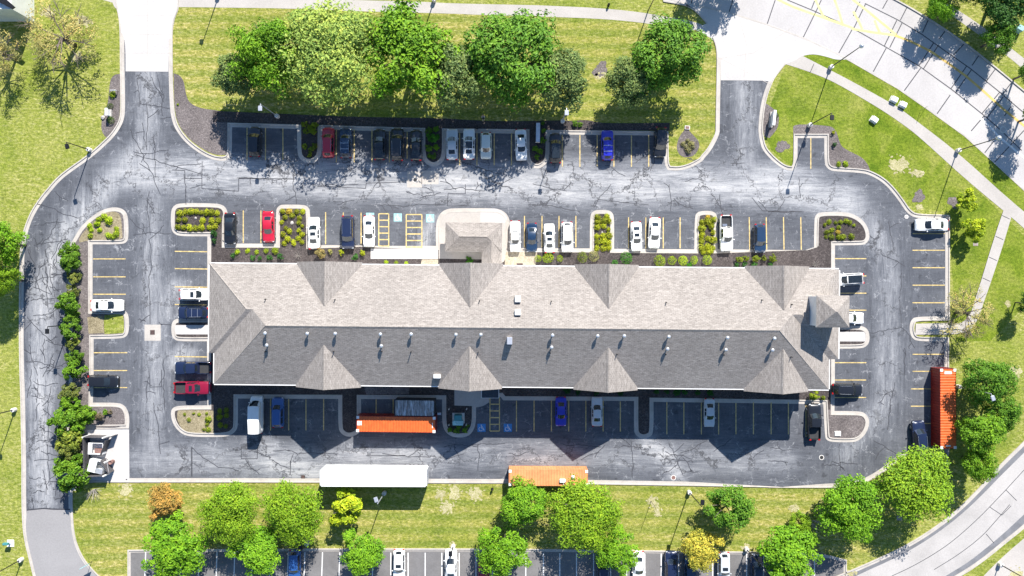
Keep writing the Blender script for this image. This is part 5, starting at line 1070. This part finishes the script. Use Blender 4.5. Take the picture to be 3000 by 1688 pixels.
HB = [('M1', 562, 500, 60, 'hedge'), ('M1', 572, 590, 68, 'hedge'), ('M1', 575, 705, 54, 'hedgey'), ('M1', 575, 808, 50, 'hedgey'), ('M1', 560, 895, 84, 'hedge'), ('M1', 570, 985, 66, 'hedge'), ('M1', 572, 1095, 76, 'hedge'), ('M1', 572, 1185, 58, 'hedgey'), ('M1', 592, 1292, 76, 'hedge'), ('M1', 588, 1390, 72, 'hedge'), ('B1', 568, 50, 68, 'hedgey'), ('B1', 575, 140, 74, 'hedge'), ('B1', 538, 265, 98, 'hedge'), ('B1', 625, 310, 62, 'hedge'), ('B1', 685, 240, 66, 'hedge'), ('B1', 570, 400, 78, 'hedgey'), ('B1', 560, 490, 84, 'hedgey'), ('B1', 555, 590, 76, 'hedge')]
for i, (t_, x, y, r, c) in enumerate(HB): shrub(t_, x, y, r * 1.15, 'u', c, 'hedge bush along the west drive, number %d of eighteen counted from the top' % (i + 1), 'hedge_bush', group='bushes of the west hedge', hs=.95)
shrub('B1', 618, 670, 132, 'u', 'hedge', 'large bright bush at the foot of the hedge over the lower dumpster', 'hedge_bush', hs=1.15); shrub('B1', 765, 245, 40, 'u', 'brown', 'brownish sparse bush right of the hedge in the small bed', 'mottled_shrub'); shrub('B1', 800, 212, 22, 'u', 'hedge', 'small green shrub at the top of the small bed by the hedge', 'green_shrub'); shrub('B1', 835, 215, 18, 'u', 'brown', 'small brown shrub beside the top of the small bed', 'mottled_shrub')

# ------------------------------------------------------------------ cars
CS = {'sedan': dict(L=4.8, W=1.84, H=1.45, cab=(1.02, .30, -.85, -1.62), belt=.93, hood=.88, tail=.98, top=.70), 'suv': dict(L=4.65, W=1.88, H=1.70, cab=(1.10, .48, -1.72, -2.12), belt=1.02, hood=1.0, tail=1.02, top=.72),
      'big_suv': dict(L=5.1, W=1.98, H=1.85, cab=(1.30, .65, -2.0, -2.38), belt=1.10, hood=1.06, tail=1.08, top=.74), 'hatch': dict(L=4.1, W=1.75, H=1.58, cab=(.95, .42, -1.45, -1.88), belt=.98, hood=.95, tail=.98, top=.76),
      'pickup': dict(L=5.6, W=1.98, H=1.85, cab=(1.25, .62, -.62, -.86), belt=1.12, hood=1.10, tail=1.12, top=.74, bed=(-.98, -2.66)), 'van': dict(L=5.9, W=2.02, H=2.65, cab=(2.15, 1.45, -2.82, -2.92), belt=1.25, hood=1.15, tail=1.25, top=.86)}
def car_parts(kind):
    s = CS[kind]; L_, Wd, H = s['L'], s['W'] / 2, s['H']; xa, xb, xd, xe = s['cab']; belt = s['belt']; out = []
    xs_ = sorted(set([-L_ / 2, -L_ / 2 + .06, -L_ / 2 + .2, -L_ / 2 + .5, xe, xd, (xb + xd) / 2, xb, xa, xa + .25, (xa + L_ / 2) / 2, L_ / 2 - .5, L_ / 2 - .22, L_ / 2 - .08, L_ / 2] + ([s['bed'][0] - .001, s['bed'][0] + .12, s['bed'][1] + .001, s['bed'][1] - .04] if 'bed' in s else [])))
    bm = bmesh.new(); rings = []
    for x in xs_:
        f = abs(x) / (L_ / 2); w = Wd * (1 - .20 * max(0, (f - .78) / .22) ** 2.0 - .015 * f); nose = max(0, (f - .9) / .1)
        t = s['hood'] - .10 * max(0, (x - xa) / (L_ / 2 - xa)) ** 1.6 if x > xa else (s['tail'] if x < xe else belt)
        t -= .22 * nose ** 2; bed_in = 'bed' in s and s['bed'][1] < x < s['bed'][0]
        cz = .68 if bed_in else t + .05 * (1 - nose); iw = .86 if bed_in else .78
        b0 = .30 + .12 * nose
        prof = [(0, cz), (.55 * w, cz - (.0 if bed_in else .012)), (iw * w, (.68 if bed_in else t)), ((iw + .012) * w, t - .005), (.955 * w, t - .045), (w, t - .22), (w * .995, .55), (.95 * w, b0), (.0, b0 - .05)]
        rings.append([bm.verts.new((x, y, z)) for y, z in prof] + [bm.verts.new((x, -y, z)) for y, z in prof[1:-1]][::-1])
    n = len(rings[0])
    for a, c in zip(rings, rings[1:]):
        for k in range(n): bm.faces.new((a[k], a[(k + 1) % n], c[(k + 1) % n], c[k]))
    bm.faces.new(rings[0]); bm.faces.new(rings[-1][::-1])
    wb_, wt = Wd * .90, Wd * s['top']; r0 = H - (.05 if kind != 'van' else .12)
    def sec(x, y, z, cx): return [Vector((x, y, z)), Vector((x + cx * .6, y * .6, z + .025)), Vector((x + cx, 0, z + .035)), Vector((x + cx * .6, -y * .6, z + .025)), Vector((x, -y, z))]
    zb = belt - .03; A = sec(xa, wb_ * .93, zb, .16); B = sec(xb, wt, r0, .10); C_ = sec((xb + xd) / 2, wt * 1.01, H - .03, 0); D = sec(xd, wt * .95, r0 - .02, -.06); Ee = sec(xe, wb_ * .92, s['tail'] - .03, -.08)
    rows = [[bm.verts.new(p) for p in q_] for q_ in (A, B, C_, D, Ee)]
    for a, c in zip(rows, rows[1:]):
        for k in range(4): bm.faces.new((a[k], a[k + 1], c[k + 1], c[k]))
    for sg, k in ((1, 0), (-1, 4)):
        lowm = bm.verts.new((xb, sg * wb_, zb)); lowd = bm.verts.new((xd, sg * wb_, zb)); bm.faces.new((rows[0][k], rows[1][k], lowm)); bm.faces.new((lowm, rows[1][k], rows[2][k], rows[3][k], lowd)); bm.faces.new((lowd, rows[3][k], rows[4][k]))
    me = bm_mesh(bm, 'body'); me.materials.append(MT['paint'])
    for p in me.polygons: p.use_smooth = True
    try: me.set_sharp_from_angle(angle=R(38))
    except Exception: pass
    out.append(('body', me, None))
    def panel(name, a, c, lo, hi, inset, lift, mat, split=0):
        b = bmesh.new(); g = []
        for f in [lo + (hi - lo) * k / 3 for k in range(4)]:
            row = []
            for k in range(5):
                p = a[k].lerp(c[k], f); p = Vector((p.x, p.y * inset, p.z)); row.append(p)
            g.append(row)
        nrm = (g[3][2] - g[0][2]).cross(g[0][4] - g[0][0]).normalized(); nrm = nrm if nrm.z > 0 else -nrm
        vv = [[b.verts.new(p + nrm * lift) for p in row] for row in g]
        for r_, s_ in zip(vv, vv[1:]):
            for k in range(4): b.faces.new((r_[k], r_[k + 1], s_[k + 1], s_[k]))
        m_ = bm_mesh(up(b), name, False); m_.materials.append(mat)
        for p in m_.polygons: p.use_smooth = True
        return (name, m_, None)
    out.append(panel('windscreen', A, B, .06, .94, .90, .014, MT['glass'])); out.append(panel('rear_window', Ee, D, .16 if kind != 'pickup' else .2, .90, .84, .014, MT['glass']))
    for sg, k in ((1, 0), (-1, 4)):
        for nm, x0, x1 in (('side_window', xb - .02, (xb + xd) / 2 + .04), ('side_window', (xb + xd) / 2 - .04, xd + .08)):
            if kind in ('van',) and x1 < 0: continue
            b = bmesh.new(); zt = r0 - .07; fy = lambda z: sg * (wb_ + (wt - wb_) * (z - zb) / (r0 - zb) + .014)
            q_ = [(x0 + (.42 * (xa - xb) if x0 > x1 and x0 == xb - .02 else 0), fy(zb + .05), zb + .05), (x1, fy(zb + .05), zb + .05), (x1 + (.0), fy(zt), zt), (x0 - .06, fy(zt), zt)]
            b.faces.new([b.verts.new(p) for p in q_]); m_ = bm_mesh(b, nm); m_.materials.append(MT['glass']); out.append((nm, m_, None))
    wm = wheel_mesh(.33 if kind in ('sedan', 'hatch') else .37, .24)
    for x in (L_ / 2 - .92, -L_ / 2 + .98):
        for sg in (1, -1): out.append(('wheel', wm, (x, sg * (Wd - .10), .33 if kind in ('sedan', 'hatch') else .37)))
    b = bmesh.new(); add_box(b, -.07, .07, -.11, .11, -.07, .07); bmesh.ops.bevel(b, geom=b.edges[:], offset=.03, segments=2, affect='EDGES'); mm = bm_mesh(b, 'door_mirror'); mm.materials.append(MT['paint'])
    for sg in (1, -1): out.append(('door_mirror', mm, (xa - .22, sg * (Wd + .06), belt + .06)))
    for nm, x, mat, z in (('headlight', L_ / 2 - .16, 'lens', s['hood'] - .22), ('tail_light', -L_ / 2 + .05, 'tail', s['tail'] - .16)):
        b = bmesh.new(); add_box(b, -.13, .11, -.16, .16, -.06, .06); bmesh.ops.bevel(b, geom=b.edges[:], offset=.035, segments=2, affect='EDGES'); m_ = bm_mesh(b, nm); m_.materials.append(MT[mat])
        for sg in (1, -1): out.append((nm, m_, (x, sg * Wd * .70, z)))
    if 'bed' in s:
        x0, x1 = s['bed']; b = bmesh.new(); y = Wd * .83; add_box(b, x1 + .03, x0 - .03, -y, y, .684, .70); m_ = bm_mesh(b, 'cargo_bed'); m_.materials.append(MT['bedliner']); out.append(('cargo_bed', m_, None))
    return out
CP = {k: car_parts(k) for k in CS}
def extra(kind, what):
    s = CS[kind]; xa, xb, xd, xe = s['cab']; H = s['H']; w = s['W'] / 2 * s['top']; b = bmesh.new()
    if what == 'sunroof': add_box(b, xb - .75, xb - .25, -w * .6, w * .6, H - .0, H + .016)
    elif what == 'glass_roof': add_box(b, xd + .02, xb - .05, -w * .84, w * .84, H - .02, H + .014)
    elif what == 'roof_rails':
        for sg in (1,): add_tube(b, [(xb - .3, sg * w * .92, H + .02), (xb - .4, sg * w * .93, H + .05), (xd + .25, sg * w * .9, H + .05), (xd + .15, sg * w * .9, H + .0)], .022, 6)
    elif what == 'roof_bars':
        for x in (xb - .7,): add_box(b, x - .035, x + .035, -w * .98, w * .98, H + .06, H + .09)
    elif what == 'bed_cover': x0, x1 = s['bed']; add_box(b, x1 + .02, x0 - .02, -s['W'] / 2 * .84, s['W'] / 2 * .84, s['belt'] - .03, s['belt'] + .01)
    elif what == 'tool_crate': add_box(b, s['bed'][0] - .45, s['bed'][0] - .08, -.6, .1, .702, .95)
    m_ = bm_mesh(b, what); m_.materials.append(MT['chrome' if 'ra' in what[5:8] or what in ('roof_bars', 'roof_rails') else 'glass' if 'roof' in what else 'util' if what == 'bed_cover' else 'rust']); return m_
EX = {}
PAINT = {'white': (.80, .79, .76), 'silver': (.55, .57, .58), 'black': (.012, .013, .016), 'navy': (.012, .020, .055), 'red': (.46, .012, .035), 'blue': (.03, .10, .30), 'royal': (.015, .02, .42), 'maroon': (.24, .006, .03), 'grey': (.10, .11, .12), 'pearl': (.62, .66, .60), 'steel': (.013, .035, .08)}
DIR = {'E': 0, 'N': 90, 'W': 180, 'S': -90}
NM = {'sedan': ('parked_car', 'car'), 'suv': ('parked_car', 'car'), 'big_suv': ('parked_car', 'car'), 'hatch': ('parked_car', 'car'), 'pickup': ('pickup_truck', 'pickup'), 'van': ('delivery_van', 'van')}
def car(tile, x, y, kind, col, d, label, ex=(), rot=0, group=None, scale=1.0):
    (px, py), = tp(tile, (x, y)); p = G(px, py, .9); nm, cat = NM[kind]
    t = thing(nm, label, cat, (p.x, p.y, .012), R(DIR[d] + rot), group); t.scale = (scale,) * 3
    for name, me, loc in CP[kind]:
        o = bpy.data.objects.new(name, me); COL.objects.link(o); o.parent = t; o.color = (*PAINT[col], 1)
        if loc: o.location = loc
    for e in ex:
        if (kind, e) not in EX: EX[kind, e] = extra(kind, e)
        nm_ = {'roof_rails': 'roof_rail', 'roof_bars': 'roof_bar'}.get(e, e)
        o = bpy.data.objects.new(nm_, EX[kind, e]); COL.objects.link(o); o.parent = t
        if e in ('roof_rails', 'roof_bars'):
            o2 = o.copy(); COL.objects.link(o2); o2.parent = t
            if e == 'roof_rails': o2.scale.y = -1
            else: o2.location.x = CS[kind]['cab'][2] + .6 - (CS[kind]['cab'][1] - .7)
NR, MR, WR, SR, ER, LR = ['cars parked ' + w for w in ('along the north kerb', 'in the row above the building', 'west of the building', 'south of the building', 'east of the building', 'in the lower car park')]
car('T2', 375, 1065, 'suv', 'black', 'N', 'black wagon alone at the left end of the north stalls', group=NR); car('T2', 928, 1070, 'suv', 'red', 'N', 'pinkish red car in the north stalls right of the first island', ('roof_rails',), group=NR); car('T2', 1060, 1075, 'suv', 'steel', 'N', 'navy car with pale roof rails right beside the red car', ('roof_rails', 'roof_bars'), group=NR); car('T2', 1313, 1085, 'sedan', 'black', 'N', 'black sedan left of the black minivan in the north stalls', group=NR)
car('T2', 1449, 1085, 'big_suv', 'black', 'N', 'large black minivan between two black cars in the north stalls', ('roof_rails',), group=NR); car('T2', 1590, 1090, 'sedan', 'black', 'N', 'black sedan right of the black minivan beside the middle island', group=NR); car('T3', 62, 1085, 'sedan', 'silver', 'N', 'silver sedan just right of the middle north island', group=NR); car('T3', 190, 1082, 'sedan', 'white', 'N', 'white car with a full black glass roof in the north stalls', ('glass_roof',), group=NR)
car('T3', 318, 1096, 'hatch', 'pearl', 'S', 'small boxy pale green white car facing down in the north stalls', group=NR); car('T3', 582, 1090, 'sedan', 'white', 'S', 'white sedan facing down left of the island with the long grey box', rot=2, group=NR); car('T3', 842, 1113, 'suv', 'black', 'N', 'black car right of the island with the long grey box', ('glass_roof',), group=NR); car('T3', 1232, 1092, 'suv', 'royal', 'N', 'bright blue car with pale roof bars in the north stalls', ('roof_bars',), group=NR); car('T3', 1632, 1072, 'suv', 'black', 'S', 'black car at the right end of the north stalls', rot=-2, group=NR)
car('M2', 573, 333, 'sedan', 'black', 'S', 'black sedan beside the golden shrub island above the building', group=MR); car('M2', 862, 320, 'sedan', 'red', 'S', 'bright red sedan left of the island with golden clumps', rot=1, group=MR); car('M2', 1205, 366, 'sedan', 'white', 'N', 'white sedan with a sunroof overlapping the island kerb', ('sunroof',), rot=1, group=MR, scale=1.03); car('M2', 1462, 362, 'big_suv', 'navy', 'S', 'long black navy van parked over the kerb', ('roof_rails',), rot=1, group=MR); car('M2', 1620, 355, 'sedan', 'white', 'S', 'white sedan on the faded accessible square beside the yellow hatching', group=MR)
car('M3', 1180, 392, 'pickup', 'white', 'S', 'white pickup with covered bed next to the entrance canopy', ('bed_cover',), scale=.86); car('M3', 1305, 402, 'sedan', 'steel', 'S', 'dark blue sedan between the white pickup and a white sedan', group=MR, scale=.94); car('M3', 1438, 405, 'sedan', 'white', 'N', 'white sedan with a small sunroof facing up, right of the dark blue sedan', ('sunroof',), rot=1, group=MR, scale=.94); car('M3', 1572, 398, 'suv', 'white', 'S', 'white car facing down, nearest left of the grassy island', rot=1, group=MR)
car('M4', 552, 393, 'sedan', 'white', 'S', 'white sedan with black sunroof right of the grassy island', ('sunroof',), rot=2, group=MR, scale=.95); car('M4', 688, 366, 'sedan', 'white', 'S', 'plain white sedan right of the black sunroof sedan', rot=-2, group=MR); car('M4', 1229, 368, 'pickup', 'white', 'S', 'white pickup with open dark bed beside the second grassy island', ('tool_crate',), rot=1); car('M4', 1482, 408, 'suv', 'steel', 'S', 'dark blue car alone right of the white open pickup', rot=1, group=MR, scale=.95)
car('M1', 805, 912, 'sedan', 'white', 'E', 'white sedan beside the small lawn island west of the building', rot=0, group=WR, scale=1.04); car('M1', 1462, 830, 'suv', 'white', 'E', 'white car with black sunroof, its nose under the west eave', ('sunroof',), group=WR); car('M1', 1450, 967, 'suv', 'navy', 'W', 'navy car with roof bars tucked under the west eave', ('roof_rails', 'roof_bars'), group=WR); car('W1', 235, 1210, 'suv', 'black', 'E', 'black car alone in the west stalls beside the hedge', rot=-2, group=WR)
car('W1', 1238, 1060, 'pickup', 'navy', 'W', 'dark navy pickup backed in towards the west wall'); car('W1', 1232, 1283, 'pickup', 'maroon', 'E', 'dark red pickup at the south west building corner', ('sunroof',))
car('B2', 776, 232, 'van', 'white', 'N', 'tall white van, rear half in the sun, south of the building', group=SR, scale=.97); car('B2', 934, 218, 'suv', 'blue', 'N', 'medium blue car beside the tall white van', ('roof_rails',), group=SR); car('B3', 1525, 213, 'sedan', 'royal', 'S', 'deep blue sedan in the shaded south stalls', group=SR, scale=.95); car('B3', 1797, 212, 'sedan', 'silver', 'N', 'silver sedan facing the wall in the shaded south stalls', group=SR, scale=.95); car('B4', 1103, 222, 'sedan', 'silver', 'S', 'silver sedan facing away from the wall in the right group of south stalls', group=SR, scale=.92); car('B5', 350, 288, 'pickup', 'black', 'N', 'black pickup at the right end of the south stalls', rot=0)
car('M5', 608, 716, 'suv', 'white', 'W', 'white car with dark glass roof at the east end of the building', ('glass_roof',), rot=3, group=ER); car('M5', 610, 1008, 'sedan', 'white', 'E', 'white sedan half hidden under the stair tower roof', group=ER); car('Q3', 422, 655, 'suv', 'black', 'E', 'black car with roof rails at the south east end of the building', ('roof_rails',), rot=-2, group=ER); car('M5', 1235, 305, 'sedan', 'white', 'W', 'white blue sedan alone at the top of the east stalls', group=ER, scale=1.06); car('B5', 1140, 400, 'suv', 'navy', 'N', 'navy black car slanted beside the upright red orange container', ('roof_rails',), rot=5, group=ER, scale=1.05)
car('L1', 183, 280, 'suv', 'blue', 'S', 'blue car under the light green tree at the left of the lower car park', group=LR); car('L1', 1075, 275, 'suv', 'white', 'S', 'white car with sunroof in the lower car park, facing down', ('sunroof',), group=LR); car('L2', 62, 285, 'sedan', 'white', 'N', 'white car facing up behind the dark lamp post in the lower car park', group=LR, scale=1.06); car('L2', 345, 365, 'sedan', 'red', 'N', 'dark red car mostly hidden under the bright tree', group=LR); car('L2', 1362, 330, 'suv', 'navy', 'N', 'navy car with roof rails below the bright tree in the lower car park', ('roof_rails',), group=LR)
car('L3', 207, 295, 'sedan', 'white', 'S', 'white sedan right of the bright tree, facing down at the bottom edge', group=LR); car('L3', 485, 290, 'suv', 'navy', 'N', 'navy car left of the yellow tree in the lower car park', group=LR); car('L3', 648, 320, 'sedan', 'steel', 'N', 'blue car partly under the yellow tree', group=LR); car('L3', 935, 300, 'suv', 'silver', 'S', 'silver car with sunroof right of the yellow tree', ('sunroof',), group=LR); car('L3', 1218, 310, 'suv', 'navy', 'N', 'navy car with pale rails under the leaning lamp post', ('roof_rails',), group=LR); car('L3', 1390, 370, 'sedan', 'steel', 'N', 'blue car almost hidden under the rightmost lower tree', group=LR)

# ------------------------------------------------------------------ the person on the north mulch strip
def skin_obj(name, joints, edges, mat, parent, sub=2, root=0):
    me = bpy.data.meshes.new(name); me.from_pydata([j[:3] for j in joints], edges, []); o = link(name, me, mat, parent)
    md = o.modifiers.new('skin', 'SKIN'); md.use_smooth_shade = True
    for i, j in enumerate(joints): me.skin_vertices[0].data[i].radius = (j[3], j[3] if len(j) < 5 else j[4]); me.skin_vertices[0].data[i].use_root = (i == root)
    sb = o.modifiers.new('sub', 'SUBSURF'); sb.levels = sub; sb.render_levels = sub; return o
MT['skin'] = simple('skin', (.55, .36, .27), .55, var=.06); MT['shirt'] = simple('white_shirt', (.74, .74, .73), .8, var=.06); MT['khaki'] = simple('khaki_cloth', (.55, .43, .25), .85, var=.1); MT['hair'] = simple('dark_hair', (.03, .022, .018), .7)
pp = tp('Q1', (255, 300))[0]; pe = thing('person', 'person in white top and tan trousers bending forward behind the north stalls', 'person', G(pp[0], pp[1], .02), R(8))
def bodypts():
    # facing +y (up in the picture), trunk bent forward, one foot ahead
    J = [(0, 0, .93, .13), (0, .12, 1.12, .12), (0, .30, 1.27, .14), (0, .42, 1.36, .06), (0, .52, 1.42, .085), (0, .58, 1.47, .09), (0, .55, 1.55, .06)]
    Ed = [(0, 1), (1, 2), (2, 3), (3, 4), (4, 5), (5, 6)]
    for sg in (-1, 1):
        f = .16 * sg; i = len(J)
        J += [(sg * .10, 0, .88, .09), (sg * .11, f * .5 - .02, .48, .062), (sg * .11, f - .04, .10, .042), (sg * .115, f + .1, .045, .035)]; Ed += [(0, i), (i, i + 1), (i + 1, i + 2), (i + 2, i + 3)]
        k = len(J); J += [(sg * .19, .30, 1.27, .06), (sg * .24, .36, 1.0, .045), (sg * .20, .52, .82, .034), (sg * .19, .58, .77, .036)]; Ed += [(2, k), (k, k + 1), (k + 1, k + 2), (k + 2, k + 3)]
        for fi, (dx, ln) in enumerate(((-.03, .075), (-.01, .085), (.01, .08), (.03, .065))):
            m0 = len(J); J += [(sg * .19 + dx, .62, .74, .009), (sg * .19 + dx, .62 + ln * .6, .715, .008), (sg * .19 + dx, .62 + ln * .7, .70, .007)]; Ed += [(k + 3, m0), (m0, m0 + 1), (m0 + 1, m0 + 2)]
        m0 = len(J); J += [(sg * .15, .58, .755, .010), (sg * .13, .61, .735, .008)]; Ed += [(k + 3, m0), (m0, m0 + 1)]
    return J, Ed
J, Ed = bodypts(); skin_obj('body', J, Ed, MT['skin'], pe)
skin_obj('shirt', [(0, 0.02, .95, .155), (0, .12, 1.12, .15), (0, .30, 1.27, .165), (0, .39, 1.33, .08), (-.19, .30, 1.27, .075), (-.225, .34, 1.1, .062), (.19, .30, 1.27, .075), (.225, .34, 1.1, .062)], [(0, 1), (1, 2), (2, 3), (2, 4), (4, 5), (2, 6), (6, 7)], MT['shirt'], pe)
skin_obj('trousers', [(0, 0, .93, .15), (-.10, 0, .86, .105), (-.11, -.1, .48, .078), (-.11, -.2, .12, .06), (.10, 0, .86, .105), (.11, .06, .48, .078), (.11, .12, .12, .06)], [(0, 1), (1, 2), (2, 3), (0, 4), (4, 5), (5, 6)], MT['khaki'], pe)
skin_obj('hair', [(0, .50, 1.50, .075), (0, .55, 1.56, .082), (0, .60, 1.56, .06)], [(0, 1), (1, 2)], MT['hair'], pe)
bm = bmesh.new()
for sg in (-1, 1):
    for x, y, z, r in ((sg * .034, .665, 1.475, .012),): m4 = Matrix.Translation((x, y, z)); bmesh.ops.create_icosphere(bm, subdivisions=1, radius=r, matrix=m4)
link('eyes', bm_mesh(bm, 'eyes'), MT['hair'], pe)
bm = bmesh.new(); bmesh.ops.create_icosphere(bm, subdivisions=2, radius=.018, matrix=Matrix.Translation((0, .68, 1.445)))
for sg in (-1, 1): bmesh.ops.create_icosphere(bm, subdivisions=2, radius=.022, matrix=Matrix.Translation((sg * .095, .57, 1.47)))
link('nose_and_ears', bm_mesh(bm, 'nose_and_ears'), MT['skin'], pe)
bm = bmesh.new(); add_box(bm, -.025, .025, .655, .668, 1.40, 1.408); link('mouth', bm_mesh(bm, 'mouth'), MT['rust'], pe)
bm = bmesh.new(); add_box(bm, -.17, .15, -.02, .14, -.2, .22); bmesh.ops.bevel(bm, geom=bm.edges[:], offset=.05, segments=2, affect='EDGES'); bp = link('backpack', bm_mesh(bm, 'backpack'), MT['black'], pe); bp.location = (0, .02, 1.33); bp.rotation_euler.x = R(-55)
